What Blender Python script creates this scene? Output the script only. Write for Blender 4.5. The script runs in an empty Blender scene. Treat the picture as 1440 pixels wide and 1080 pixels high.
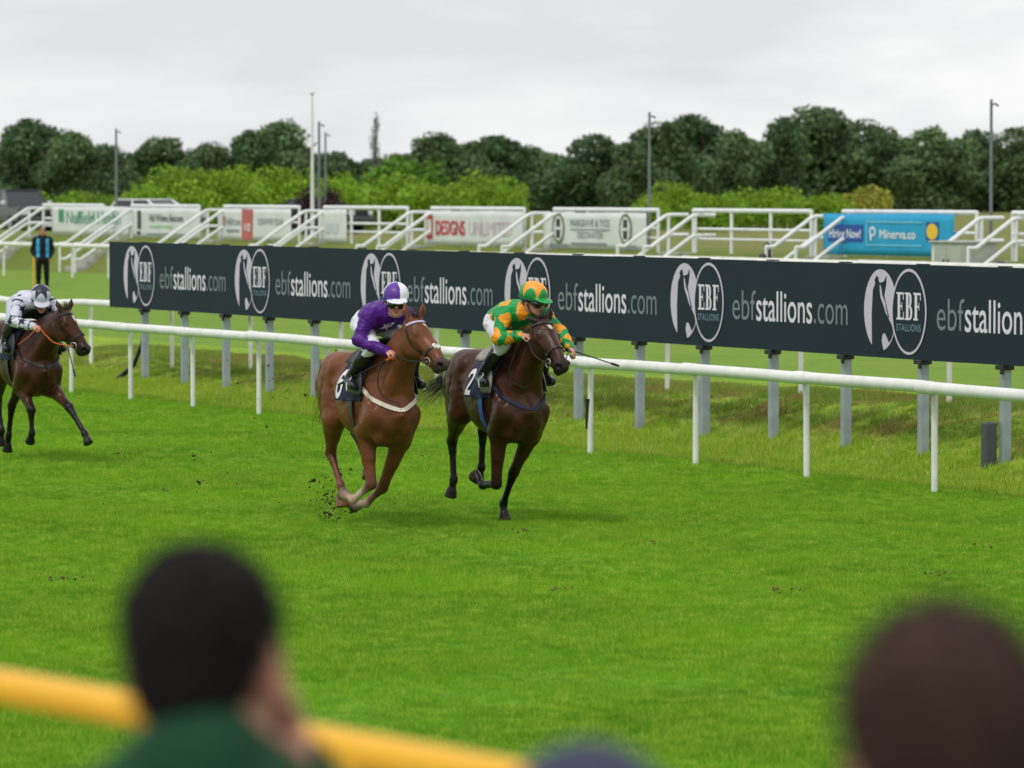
import bpy, math, random
import numpy as np
from mathutils import Vector, Matrix

# ------------------------------------------------------------------ camera, sky, sun, exposure
scene = bpy.context.scene
COL = scene.collection
CAM_H = 3.15
cam_data = bpy.data.cameras.new("camera")
cam = bpy.data.objects.new("camera", cam_data)
COL.objects.link(cam)
cam_data.sensor_width = 36.0
cam_data.lens = 165.0
cam_data.clip_start = 0.1
cam_data.clip_end = 3000.0
cam.location = (0, 0, CAM_H)
cam.rotation_euler = (math.pi / 2 - math.atan(272 / 6600), 0, 0)
cam_data.dof.use_dof = True
cam_data.dof.focus_distance = 44.3
cam_data.dof.aperture_fstop = 4.0
cam_data.dof.aperture_blades = 9
scene.camera = cam

SUN_EL, SUN_AZ = math.radians(58), math.radians(215)      # azimuth clockwise from +Y
world = bpy.data.worlds.new("World")
scene.world = world
world.use_nodes = True
wn, wl = world.node_tree.nodes, world.node_tree.links
wn.clear()
w_out = wn.new("ShaderNodeOutputWorld")
w_bg = wn.new("ShaderNodeBackground")
w_sky = wn.new("ShaderNodeTexSky")
w_sky.sky_type = 'NISHITA'
w_sky.sun_disc = False
w_sky.sun_elevation = SUN_EL
w_sky.sun_rotation = SUN_AZ
w_tc = wn.new("ShaderNodeTexCoord")
w_map = wn.new("ShaderNodeMapping")
w_map.inputs['Scale'].default_value = (1.0, 1.0, 3.6)
w_n = wn.new("ShaderNodeTexNoise")
w_n.inputs['Scale'].default_value = 7.5
w_n.inputs['Detail'].default_value = 5.0
w_n.inputs['Roughness'].default_value = 0.5
w_n.inputs['Distortion'].default_value = 0.4
w_r = wn.new("ShaderNodeValToRGB")
w_r.color_ramp.elements[0].position = 0.38
w_r.color_ramp.elements[0].color = (7.7, 7.85, 8.1, 1)
w_r.color_ramp.elements[1].position = 0.60
w_r.color_ramp.elements[1].color = (9.9, 9.92, 9.95, 1)
w_mix = wn.new("ShaderNodeMixRGB")
w_mix.inputs['Fac'].default_value = 0.94
w_bg.inputs['Strength'].default_value = 0.1
wl.new(w_tc.outputs['Generated'], w_map.inputs['Vector'])
wl.new(w_map.outputs['Vector'], w_n.inputs['Vector'])
wl.new(w_n.outputs['Fac'], w_r.inputs['Fac'])
wl.new(w_sky.outputs['Color'], w_mix.inputs['Color1'])
wl.new(w_r.outputs['Color'], w_mix.inputs['Color2'])
wl.new(w_mix.outputs['Color'], w_bg.inputs['Color'])
wl.new(w_bg.outputs['Background'], w_out.inputs['Surface'])

sun_data = bpy.data.lights.new("sun", 'SUN')
sun_data.energy = 1.5
sun_data.angle = math.radians(10)
sun_data.color = (1.0, 0.96, 0.9)
sun = bpy.data.objects.new("sun", sun_data)
COL.objects.link(sun)
sun.location = (0, 0, 40)
_sd = Vector((math.sin(SUN_AZ) * math.cos(SUN_EL), math.cos(SUN_AZ) * math.cos(SUN_EL), math.sin(SUN_EL)))
sun.rotation_euler = _sd.to_track_quat('Z', 'Y').to_euler()

scene.view_settings.view_transform = 'Standard'
scene.view_settings.look = 'None'
scene.view_settings.exposure = 0.0
scene.view_settings.gamma = 1.0
scene.view_settings.use_curve_mapping = False

# ------------------------------------------------------------------ helpers
rng = np.random.default_rng(7)
random.seed(7)

def srgb(r, g, b):
    f = lambda c: ((c / 255 + 0.055) / 1.055) ** 2.4 if c > 10 else c / 255 / 12.92
    return (f(r), f(g), f(b))

def M(name, col=(.5, .5, .5), rough=.6, var=.12, scale=6.0, bump=0.0, metal=0.0, attr=None, spec=.5, bscale=None, sheen=0.0, coat=0.0):
    """procedural principled material: colour (or colour attribute) broken up by noise, with fine relief"""
    m = bpy.data.materials.new(name)
    m.use_nodes = True
    nt = m.node_tree
    b = nt.nodes["Principled BSDF"]
    b.inputs['Roughness'].default_value = rough
    b.inputs['Metallic'].default_value = metal
    b.inputs['Specular IOR Level'].default_value = spec
    b.inputs['Sheen Weight'].default_value = sheen
    b.inputs['Coat Weight'].default_value = coat
    tc = nt.nodes.new("ShaderNodeTexCoord")
    n = nt.nodes.new("ShaderNodeTexNoise")
    n.inputs['Scale'].default_value = scale
    n.inputs['Detail'].default_value = 4
    nt.links.new(tc.outputs['Object'], n.inputs['Vector'])
    mr = nt.nodes.new("ShaderNodeMapRange")
    mr.inputs['From Min'].default_value = .3
    mr.inputs['From Max'].default_value = .7
    mr.inputs['To Min'].default_value = 1 - var
    mr.inputs['To Max'].default_value = 1 + var
    nt.links.new(n.outputs['Fac'], mr.inputs['Value'])
    mul = nt.nodes.new("ShaderNodeVectorMath")
    mul.operation = 'SCALE'
    if attr:
        a = nt.nodes.new("ShaderNodeAttribute")
        a.attribute_name = attr
        nt.links.new(a.outputs['Color'], mul.inputs[0])
    else:
        mul.inputs[0].default_value = col
    nt.links.new(mr.outputs['Result'], mul.inputs['Scale'])
    nt.links.new(mul.outputs['Vector'], b.inputs['Base Color'])
    if bump:
        n2 = nt.nodes.new("ShaderNodeTexNoise")
        n2.inputs['Scale'].default_value = bscale or scale * 6
        n2.inputs['Detail'].default_value = 3
        nt.links.new(tc.outputs['Object'], n2.inputs['Vector'])
        bp = nt.nodes.new("ShaderNodeBump")
        bp.inputs['Strength'].default_value = bump
        bp.inputs['Distance'].default_value = .02
        nt.links.new(n2.outputs['Fac'], bp.inputs['Height'])
        nt.links.new(bp.outputs['Normal'], b.inputs['Normal'])
    return m

def vnoise(x, y, z=0.0, seed=0):
    """vectorised value noise in [-1,1]"""
    x = np.asarray(x, dtype=np.float64); y = np.asarray(y, dtype=np.float64) + 0 * x; z = np.asarray(z, dtype=np.float64) + 0 * x
    xi, yi, zi = np.floor(x), np.floor(y), np.floor(z)
    fx, fy, fz = x - xi, y - yi, z - zi
    fx = fx * fx * (3 - 2 * fx); fy = fy * fy * (3 - 2 * fy); fz = fz * fz * (3 - 2 * fz)
    def h(a, b, c):
        v = np.sin(a * 127.1 + b * 311.7 + c * 74.7 + seed * 17.3) * 43758.5453
        return v - np.floor(v)
    r = 0
    for i in (0, 1):
        for j in (0, 1):
            for k in (0, 1):
                r = r + h(xi + i, yi + j, zi + k) * (fx if i else 1 - fx) * (fy if j else 1 - fy) * (fz if k else 1 - fz)
    return r * 2 - 1

def smooth(t):
    t = np.clip(t, 0, 1)
    return t * t * (3 - 2 * t)

def mesh_obj(name, verts, faces, mat=None, parent=None, smooth_shade=False, colors=None):
    me = bpy.data.meshes.new(name)
    me.from_pydata(np.asarray(verts, dtype=float).tolist(), [], faces.tolist() if isinstance(faces, np.ndarray) else faces)
    if mat:
        me.materials.append(mat)
    if colors is not None:
        ca = me.color_attributes.new("Col", 'FLOAT_COLOR', 'POINT')
        c = np.ones((len(verts), 4), dtype=np.float32)
        c[:, :3] = colors
        ca.data.foreach_set("color", c.ravel())
    if smooth_shade:
        me.polygons.foreach_set("use_smooth", [True] * len(me.polygons))
    me.update()
    o = bpy.data.objects.new(name, me)
    COL.objects.link(o)
    if parent:
        o.parent = parent
    return o

def empty(name, loc=(0, 0, 0), rz=0.0):
    o = bpy.data.objects.new(name, None)
    COL.objects.link(o)
    o.location = loc
    o.rotation_euler = (0, 0, rz)
    o.empty_display_size = .2
    return o

def tag(o, label, cat, group=None):
    o['label'] = label
    o['category'] = cat
    if group:
        o['group'] = group
    return o

def structure(o):
    o['kind'] = 'structure'
    return o

class G:
    """collects plain geometry for one mesh"""
    def __init__(s):
        s.v, s.f = [], []
    def add(s, v, f):
        b = len(s.v)
        s.v += [tuple(map(float, p)) for p in v]
        s.f += [tuple(i + b for i in q) for q in f]
        return s
    def box(s, c, size, rot=None, taper=None, bev=0.0):
        hx, hy, hz = [a / 2 for a in size]
        if bev:
            b = min(bev, hx * .9, hy * .9, hz * .9)
            pts, faces = [], []
            # chamfered box: 24 vertices
            idx = {}
            for sx in (-1, 1):
                for sy in (-1, 1):
                    for sz in (-1, 1):
                        for ax in range(3):
                            p = [sx * hx, sy * hy, sz * hz]
                            for a2 in range(3):
                                if a2 != ax:
                                    p[a2] -= (sx, sy, sz)[a2] * b
                            idx[(sx, sy, sz, ax)] = len(pts)
                            pts.append(p)
            for ax in range(3):
                o1, o2 = [a for a in range(3) if a != ax]
                for sg in (-1, 1):
                    q = []
                    for (p1, p2) in ((-1, -1), (1, -1), (1, 1), (-1, 1)):
                        k = [0, 0, 0]; k[ax] = sg; k[o1] = p1; k[o2] = p2
                        q.append(idx[(k[0], k[1], k[2], ax)])
                    faces.append(q)
            for ax in range(3):          # edge chamfers
                o1, o2 = [a for a in range(3) if a != ax]
                for p1 in (-1, 1):
                    for p2 in (-1, 1):
                        ka = [0, 0, 0]; ka[o1] = p1; ka[o2] = p2
                        a = list(ka); a[ax] = -1; c2 = list(ka); c2[ax] = 1
                        faces.append([idx[(*a, o1)], idx[(*a, o2)], idx[(*c2, o2)], idx[(*c2, o1)]])
            for sx in (-1, 1):
                for sy in (-1, 1):
                    for sz in (-1, 1):
                        faces.append([idx[(sx, sy, sz, a)] for a in range(3)])
            v = pts
        else:
            v = [(sx * hx, sy * hy, sz * hz) for sz in (-1, 1) for sy in (-1, 1) for sx in (-1, 1)]
            faces = [(0, 2, 3, 1), (4, 5, 7, 6), (0, 1, 5, 4), (2, 6, 7, 3), (0, 4, 6, 2), (1, 3, 7, 5)]
        if taper:
            v = [(p[0] * (taper[0] if p[2] > 0 else 1), p[1] * (taper[1] if p[2] > 0 else 1), p[2]) for p in v]
        R = rot or Matrix.Identity(3)
        v = [R @ Vector(p) + Vector(c) for p in v]
        return s.add(v, faces)
    def tube(s, pts, r, n=10, cap=True):
        pts = [Vector(p) for p in pts]
        rr = r if isinstance(r, (list, tuple)) else [r] * len(pts)
        V, Fc = [], []
        up = Vector((0, 0, 1))
        prev = None
        for i, p in enumerate(pts):
            t = (pts[min(i + 1, len(pts) - 1)] - pts[max(i - 1, 0)]).normalized()
            if prev is None:
                a = t.cross(up)
                if a.length < 1e-3:
                    a = t.cross(Vector((1, 0, 0)))
                a.normalize()
            else:
                a = (prev - t * prev.dot(t)).normalized()
            prev = a
            b = t.cross(a)
            for k in range(n):
                an = 2 * math.pi * k / n
                V.append(p + (a * math.cos(an) + b * math.sin(an)) * rr[i])
        for i in range(len(pts) - 1):
            for k in range(n):
                k2 = (k + 1) % n
                Fc.append((i * n + k, i * n + k2, (i + 1) * n + k2, (i + 1) * n + k))
        if cap:
            Fc.append(tuple(range(n))[::-1])
            Fc.append(tuple((len(pts) - 1) * n + k for k in range(n)))
        return s.add(V, Fc)
    def build(s, name, mat, parent=None, sm=False):
        o = mesh_obj(name, s.v, s.f, mat, parent, sm)
        if sm:
            try:
                o.data.set_sharp_from_angle(angle=math.radians(40))
            except Exception:
                pass
        return o

def arc(pts, n=6):
    """round the interior corners of a polyline"""
    pts = [Vector(p) for p in pts]
    out = [pts[0]]
    for i in range(1, len(pts) - 1):
        a, b, c = pts[i - 1], pts[i], pts[i + 1]
        d = min((a - b).length, (c - b).length) * .45
        p0 = b + (a - b).normalized() * d
        p2 = b + (c - b).normalized() * d
        for k in range(n + 1):
            t = k / n
            out.append(p0 * (1 - t) ** 2 + b * 2 * t * (1 - t) + p2 * t * t)
    out.append(pts[-1])
    return out

# course frame: a runs along the rails (away from the camera), p runs across, beyond the running rail
DV = np.array([-0.419494, 0.907758]); NV = np.array([0.907758, 0.419494]); R0 = np.array([4.2971, 48.6414])
def W(a, p, z=0.0):
    q = R0 + DV * a + NV * p
    return (q[0], q[1], z)
RAIL_RZ = math.atan2(DV[1], DV[0])        # local x of a rail-aligned empty points along +a, local y points to -p

def ap_of(x, y):
    dx, dy = x - R0[0], y - R0[1]
    return dx * DV[0] + dy * DV[1], dx * NV[0] + dy * NV[1]

def foot_rise(a):
    return np.interp(a, [40, 52, 60, 68, 77, 85, 94, 108], [.52, .50, .43, .36, .27, .19, .11, 0])

def ground_z(a, p):
    a = np.asarray(a, dtype=float); p = np.asarray(p, dtype=float)
    hb = np.interp(a, [-10, 3, 28, 60], [.62, .62, .34, .32])
    bank = hb * smooth((p - .9) / 2.8)
    z = bank + (.35 - hb) * smooth((p - 6) / 8)
    rough = np.exp(-((p - 2.6) / 1.3) ** 2) * (.05 * vnoise(a * .9, p * 1.3, 0, 3) + .03 * vnoise(a * 2.6, p * 2.6, 0, 4))
    turf = .012 * vnoise(a * .45, p * .45, 0, 5) * (p < .9)
    lip = .03 * np.exp(-((p - .55) / .14) ** 2) * (1 + .6 * vnoise(a * 1.5, 0 * a, 0, 6))
    z = z + rough + turf - lip
    rise = foot_rise(a)
    z = z + rise * smooth((p - 14) / 13) + smooth((p - 29.4) / 2.0) * (1.18 - rise)
    z = z - smooth((p - 36) / 10) * .18
    return z

# ------------------------------------------------------------------ implicit bodies
class Blob:
    """smooth union of tapered capsules, ellipsoids and profiled trunks, meshed with surface nets"""
    def __init__(s):
        s.pr = []
    def cap(s, a, b, ra, rb=None, k=.02, col=(.5, .5, .5), n=None, q=1.0, cut=None):
        a = np.array(a, float); b = np.array(b, float)
        rb = ra if rb is None else rb
        nn = None if n is None else np.array(n, float) / np.linalg.norm(n)
        ab = b - a
        L2 = max(ab @ ab, 1e-9)
        def f(X, Y, Z):
            x, y, z = X - a[0], Y - a[1], Z - a[2]
            t = np.clip((x * ab[0] + y * ab[1] + z * ab[2]) / L2, 0, 1)
            x = x - t * ab[0]; y = y - t * ab[1]; z = z - t * ab[2]
            d2 = x * x + y * y + z * z
            if nn is not None:
                dn = x * nn[0] + y * nn[1] + z * nn[2]
                d2 = d2 + dn * dn * (1 / (q * q) - 1)
            d = (np.sqrt(d2) - (ra + (rb - ra) * t)) * min(q, 1)
            if cut is not None:
                c, m = cut
                d = np.maximum(d, (X - c[0]) * m[0] + (Y - c[1]) * m[1] + (Z - c[2]) * m[2])
            return d
        R = max(ra, rb) * max(q, 1)
        s.pr.append((f, np.minimum(a, b) - R, np.maximum(a, b) + R, k, col, 0))
        return s
    def ell(s, c, r, R=None, k=.02, col=(.5, .5, .5), sub=False):
        c = np.array(c, float); r = np.array(r, float)
        R = np.eye(3) if R is None else np.array(R, float)      # columns: local axes
        def f(X, Y, Z):
            x, y, z = X - c[0], Y - c[1], Z - c[2]
            u = x * R[0, 0] + y * R[1, 0] + z * R[2, 0]
            v = x * R[0, 1] + y * R[1, 1] + z * R[2, 1]
            w = x * R[0, 2] + y * R[1, 2] + z * R[2, 2]
            k0 = np.sqrt((u / r[0]) ** 2 + (v / r[1]) ** 2 + (w / r[2]) ** 2)
            k1 = np.sqrt((u / r[0] ** 2) ** 2 + (v / r[1] ** 2) ** 2 + (w / r[2] ** 2) ** 2) + 1e-9
            return k0 * (k0 - 1) / k1
        m = np.sqrt((R ** 2) @ (r ** 2))
        s.pr.append((f, c - m, c + m, k, col, 1 if sub else 0))
        return s
    def fn(s, f, lo, hi, k=.02, col=(.5, .5, .5), op=0):
        s.pr.append((f, np.array(lo, float), np.array(hi, float), k, col, op))
        return s
    @staticmethod
    def comb(A, d, k, op):
        if op == 0:
            h = np.clip(.5 + .5 * (A - d) / k, 0, 1)
            return A * (1 - h) + d * h - k * h * (1 - h)
        if op == 1:       # smooth subtraction
            h = np.clip(.5 - .5 * (A + d) / k, 0, 1)
            return A * (1 - h) - d * h + k * h * (1 - h)
        return np.maximum(A, d)
    def ev(s, P):
        P = np.asarray(P, float)
        A = np.full(len(P), 1.0)
        for f, lo, hi, k, col, op in s.pr:
            A = s.comb(A, f(P[:, 0], P[:, 1], P[:, 2]), k, op)
        return A
    def grad(s, P, e=.004):
        g = np.zeros_like(P)
        for i in range(3):
            d = np.zeros(3); d[i] = e
            g[:, i] = (s.ev(P + d) - s.ev(P - d)) / (2 * e)
        return g
    def snap(s, P, off=.004, it=5):
        P = np.array(P, float)
        for _ in range(it):
            g = s.grad(P)
            P = P - ((s.ev(P) - off) / np.maximum((g * g).sum(1), .2))[:, None] * g
        return P
    def out_ray(s, o, d, off=.01, r0=.9):
        """march from outside at o+d*r0 towards o until the surface"""
        o = np.array(o, float); d = np.array(d, float)
        t = np.full(len(o), r0)
        for _ in range(26):
            dist = s.ev(o + d * t[:, None]) - off
            t = t - np.maximum(dist, 0) * .85
            t = np.maximum(t, 0)
        return o + d * t[:, None]
    def mesh(s, h, smooth_it=1):
        m = .05
        lo = np.min([p[1] for p in s.pr if p[5] == 0], axis=0) - m
        hi = np.max([p[2] for p in s.pr if p[5] == 0], axis=0) + m
        n = np.ceil((hi - lo) / h).astype(int) + 1
        ax = [(lo[i] + h * np.arange(n[i])).astype(np.float32) for i in range(3)]
        A = np.full(n, .2, dtype=np.float32)
        for f, plo, phi, k, col, op in s.pr:
            mm = .03 + k
            i0 = np.clip(((plo - mm - lo) / h).astype(int), 0, n)
            i1 = np.clip(((phi + mm - lo) / h).astype(int) + 2, 0, n)
            if (i1 <= i0).any():
                continue
            sl = tuple(slice(i0[i], i1[i]) for i in range(3))
            X = ax[0][sl[0]][:, None, None]; Y = ax[1][sl[1]][None, :, None]; Z = ax[2][sl[2]][None, None, :]
            d = f(X, Y, Z)
            A[sl] = s.comb(A[sl], d, k, op)
        I = A < 0
        S = [slice(None, -1), slice(1, None)]
        anyc = np.zeros(n - 1, bool); allc = np.ones(n - 1, bool)
        for i in (0, 1):
            for j in (0, 1):
                for k in (0, 1):
                    c = I[S[i], S[j], S[k]]
                    anyc |= c; allc &= c
        act = anyc & ~allc
        ci = np.argwhere(act)
        idx = np.full(n - 1, -1, dtype=np.int64)
        idx[act] = np.arange(len(ci))
        acc = np.zeros((len(ci), 3)); cnt = np.zeros(len(ci))
        cor = [(i, j, k) for i in (0, 1) for j in (0, 1) for k in (0, 1)]
        vals = {c: A[ci[:, 0] + c[0], ci[:, 1] + c[1], ci[:, 2] + c[2]] for c in cor}
        for c in cor:
            for axi in range(3):
                if c[axi] == 0:
                    c2 = list(c); c2[axi] = 1; c2 = tuple(c2)
                    a, b = vals[c], vals[c2]
                    x = (a < 0) != (b < 0)
                    t = np.where(x, a / np.where(x, a - b, 1), 0)
                    p = np.tile(np.array(c, float), (len(ci), 1))
                    p[:, axi] = t
                    acc += p * x[:, None]; cnt += x
        V = lo + h * (ci + acc / np.maximum(cnt, 1)[:, None])
        Q = []
        for axi in range(3):
            sa = [slice(None)] * 3; sb = [slice(None)] * 3
            sa[axi] = slice(None, -1); sb[axi] = slice(1, None)
            x = I[tuple(sa)] != I[tuple(sb)]
            e = np.argwhere(x)
            o1, o2 = [(1, 2), (2, 0), (0, 1)][axi]
            e = e[(e[:, o1] > 0) & (e[:, o2] > 0) & (e[:, o1] < n[o1] - 1) & (e[:, o2] < n[o2] - 1)]
            def cell(d1, d2):
                q = e.copy(); q[:, o1] -= d1; q[:, o2] -= d2
                return idx[q[:, 0], q[:, 1], q[:, 2]]
            quad = np.stack([cell(1, 1), cell(0, 1), cell(0, 0), cell(1, 0)], 1)
            flip = ~I[e[:, 0], e[:, 1], e[:, 2]]
            quad[flip] = quad[flip][:, ::-1]
            Q.append(quad)
        Q = np.concatenate(Q)
        Q = Q[(Q >= 0).all(1)]
        for _ in range(smooth_it):
            sm = np.zeros_like(V); ct = np.zeros(len(V))
            for k in range(4):
                a, b = Q[:, k], Q[:, (k + 1) % 4]
                for i in range(3):
                    sm[:, i] += np.bincount(a, V[b, i], len(V)) + np.bincount(b, V[a, i], len(V))
                ct += np.bincount(a, minlength=len(V)) + np.bincount(b, minlength=len(V))
            V = V * .45 + .55 * sm / np.maximum(ct, 1)[:, None]
        return V, Q
    def colors(s, V, width=.012):
        """colour of each vertex from the prims nearest to it"""
        best = np.full(len(V), .3); out = np.zeros((len(V), 3)); wsum = np.full(len(V), 1e-12)
        D = []
        for f, lo, hi, k, col, op in s.pr:
            if op != 0:
                continue
            m = ((V > lo - .06) & (V < hi + .06)).all(1)
            ii = np.nonzero(m)[0]
            if len(ii) == 0:
                continue
            d = f(V[ii, 0], V[ii, 1], V[ii, 2])
            best[ii] = np.minimum(best[ii], d)
            D.append((ii, d, col))
        for ii, d, col in D:
            w = np.exp(-(d - best[ii]) / width)
            out[ii] += w[:, None] * np.array(col)
            wsum[ii] += w
        return out / wsum[:, None]

def normals_of(V, Q):
    a, b, c, d = V[Q[:, 0]], V[Q[:, 1]], V[Q[:, 2]], V[Q[:, 3]]
    fn = np.cross(c - a, d - b)
    N = np.zeros_like(V)
    for k in range(4):
        for i in range(3):
            N[:, i] += np.bincount(Q[:, k], fn[:, i], len(V))
    return N / np.maximum(np.linalg.norm(N, axis=1), 1e-9)[:, None]

def unit(v):
    v = np.array(v, float)
    return v / max(np.linalg.norm(v), 1e-9)

def lerp(a, b, t):
    return np.array(a, float) * (1 - t) + np.array(b, float) * t

def strand_mesh(name, strands, mat, parent, r0=.004):
    """tapered three-sided strands, one mesh"""
    V, Fc = [], []
    for pts, r in strands:
        pts = np.array(pts)
        n = len(pts)
        base = len(V)
        for i in range(n):
            t = pts[min(i + 1, n - 1)] - pts[max(i - 1, 0)]
            t = unit(t)
            a = unit(np.cross(t, [.31, .22, .93])); b = np.cross(t, a)
            rr = r * (1 - .85 * i / (n - 1))
            for k in range(3):
                an = k * 2.0944
                V.append(pts[i] + rr * (a * math.cos(an) + b * math.sin(an)))
        for i in range(n - 1):
            for k in range(3):
                k2 = (k + 1) % 3
                Fc.append((base + i * 3 + k, base + i * 3 + k2, base + i * 3 + 3 + k2, base + i * 3 + 3 + k))
    return mesh_obj(name, V, Fc, mat, parent, True)

def rot_y(a):
    c, s = math.cos(a), math.sin(a)
    return np.array([[c, 0, s], [0, 1, 0], [-s, 0, c]])

def uv_sphere(c, r, nu=12, nv=8, sc=(1, 1, 1), R=None):
    V, Fc = [], []
    R = np.eye(3) if R is None else R
    for j in range(nv + 1):
        ph = math.pi * j / nv
        for i in range(nu):
            th = 2 * math.pi * i / nu
            p = np.array([math.sin(ph) * math.cos(th) * sc[0], math.sin(ph) * math.sin(th) * sc[1], math.cos(ph) * sc[2]]) * r
            V.append(np.array(c) + R @ p)
    for j in range(nv):
        for i in range(nu):
            i2 = (i + 1) % nu
            Fc.append((j * nu + i, (j + 1) * nu + i, (j + 1) * nu + i2, j * nu + i2))
    return V, Fc

# ------------------------------------------------------------------ ground
def turf_mat(name, c1, c2, c3, patch=.35, dry=None, dry_amt=0.0, rough=.9):
    """grass ground seen between the blades: three greens mixed by noise at several scales, optional dry patches"""
    m = bpy.data.materials.new(name); m.use_nodes = True
    nt = m.node_tree; N = nt.nodes; L = nt.links
    b = N["Principled BSDF"]; b.inputs['Roughness'].default_value = rough; b.inputs['Specular IOR Level'].default_value = .15
    geo = N.new("ShaderNodeNewGeometry")
    def noise(sc, det=4, vec=None):
        n = N.new("ShaderNodeTexNoise"); n.inputs['Scale'].default_value = sc; n.inputs['Detail'].default_value = det
        L.new(vec or geo.outputs['Position'], n.inputs['Vector']); return n
    def ramp(src, a, bb):
        r = N.new("ShaderNodeMapRange"); r.inputs['From Min'].default_value = a; r.inputs['From Max'].default_value = bb
        L.new(src, r.inputs['Value']); return r.outputs['Result']
    def mix(f, a, bb):
        x = N.new("ShaderNodeMixRGB")
        L.new(f, x.inputs['Fac']) if not isinstance(f, float) else setattr(x.inputs['Fac'], 'default_value', f)
        for s_, v in ((x.inputs['Color1'], a), (x.inputs['Color2'], bb)):
            if isinstance(v, tuple): s_.default_value = (*v, 1)
            else: L.new(v, s_)
        return x.outputs['Color']
    n1 = noise(.55); n2 = noise(3.2); n3 = noise(38, 3)
    c = mix(ramp(n1.outputs['Fac'], .36, .64), c1, c2)
    c = mix(ramp(n2.outputs['Fac'], .45, .75), c, c3)
    dk = N.new("ShaderNodeMixRGB"); dk.blend_type = 'MULTIPLY'; dk.inputs['Fac'].default_value = .5
    L.new(c, dk.inputs['Color1'])
    r3 = N.new("ShaderNodeMapRange"); r3.inputs['From Min'].default_value = .3; r3.inputs['From Max'].default_value = .7; r3.inputs['To Min'].default_value = .35; r3.inputs['To Max'].default_value = 1.3
    L.new(n3.outputs['Fac'], r3.inputs['Value']); L.new(r3.outputs['Result'], dk.inputs['Color2'])
    c = dk.outputs['Color']
    if dry:
        at = N.new("ShaderNodeAttribute"); at.attribute_name = "dry"
        nd = noise(1.1, 5); nd2 = noise(6, 3)
        ad = N.new("ShaderNodeMath"); ad.operation = 'MULTIPLY'
        L.new(ramp(nd.outputs['Fac'], .42, .66), ad.inputs[0]); L.new(at.outputs['Fac'], ad.inputs[1])
        ad2 = N.new("ShaderNodeMath"); ad2.operation = 'MULTIPLY'; L.new(ad.outputs[0], ad2.inputs[0]); L.new(ramp(nd2.outputs['Fac'], .2, .6), ad2.inputs[1])
        c = mix(ad2.outputs[0], c, dry)
    L.new(c, b.inputs['Base Color'])
    bp = N.new("ShaderNodeBump"); bp.inputs['Strength'].default_value = .6; bp.inputs['Distance'].default_value = .03
    L.new(n3.outputs['Fac'], bp.inputs['Height']); L.new(bp.outputs['Normal'], b.inputs['Normal'])
    return m

M_turf = turf_mat("course_turf", srgb(88, 140, 22), srgb(110, 160, 30), srgb(78, 126, 26))
M_bank = turf_mat("bank_grass", srgb(132, 166, 40), srgb(150, 178, 50), srgb(104, 140, 46), dry=srgb(150, 118, 76))
M_infield = turf_mat("infield_grass", srgb(112, 148, 46), srgb(124, 156, 54), srgb(116, 138, 58))
M_terrace = turf_mat("terrace_grass", srgb(100, 122, 46), srgb(118, 130, 58), srgb(124, 126, 70))
M_field = turf_mat("field_grass", srgb(102, 124, 54), srgb(128, 126, 72), srgb(150, 132, 84))

def ground_sheet(name, p_rows, a_cols, mat):
    A, P = np.meshgrid(np.array(a_cols, float), np.array(p_rows, float))
    Z = ground_z(A, P)
    X = R0[0] + DV[0] * A + NV[0] * P; Y = R0[1] + DV[1] * A + NV[1] * P
    V = np.stack([X, Y, Z], -1).reshape(-1, 3)
    nr, nc = A.shape
    i, j = np.meshgrid(np.arange(nr - 1), np.arange(nc - 1), indexing='ij')
    F = np.stack([i * nc + j, (i + 1) * nc + j, (i + 1) * nc + j + 1, i * nc + j + 1], -1).reshape(-1, 4)
    o = mesh_obj(name, V, F, mat, None, True)
    d = np.exp(-((P - 3.0) / 1.0) ** 2) * np.interp(A, [0, 12, 30, 40], [1, .9, .55, .3])
    at = o.data.attributes.new("dry", 'FLOAT', 'POINT'); at.data.foreach_set("value", d.ravel().astype(np.float32))
    return structure(o)

A_near = np.concatenate([np.linspace(-150, -14, 12), np.linspace(-12, 40, 261), np.linspace(44, 120, 30), np.linspace(140, 700, 15)])
ground_sheet("racecourse_turf", np.concatenate([np.linspace(-120, -30, 10), np.linspace(-28, -2, 66), np.linspace(-1.8, .9, 24)]), A_near, M_turf)
ground_sheet("grass_bank", np.linspace(.9, 6.5, 57), A_near, M_bank)
ground_sheet("infield_ground", np.concatenate([np.linspace(6.5, 14, 12), np.linspace(17, 29.4, 6)]), A_near, M_infield)
ground_sheet("terrace_bank", np.linspace(29.4, 36, 18), A_near, M_terrace)
ground_sheet("back_field", np.concatenate([np.linspace(36, 46, 8), np.linspace(60, 900, 22)]), np.concatenate([np.linspace(-600, -150, 8), A_near[1:], np.linspace(760, 1500, 8)]), M_field)

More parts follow.
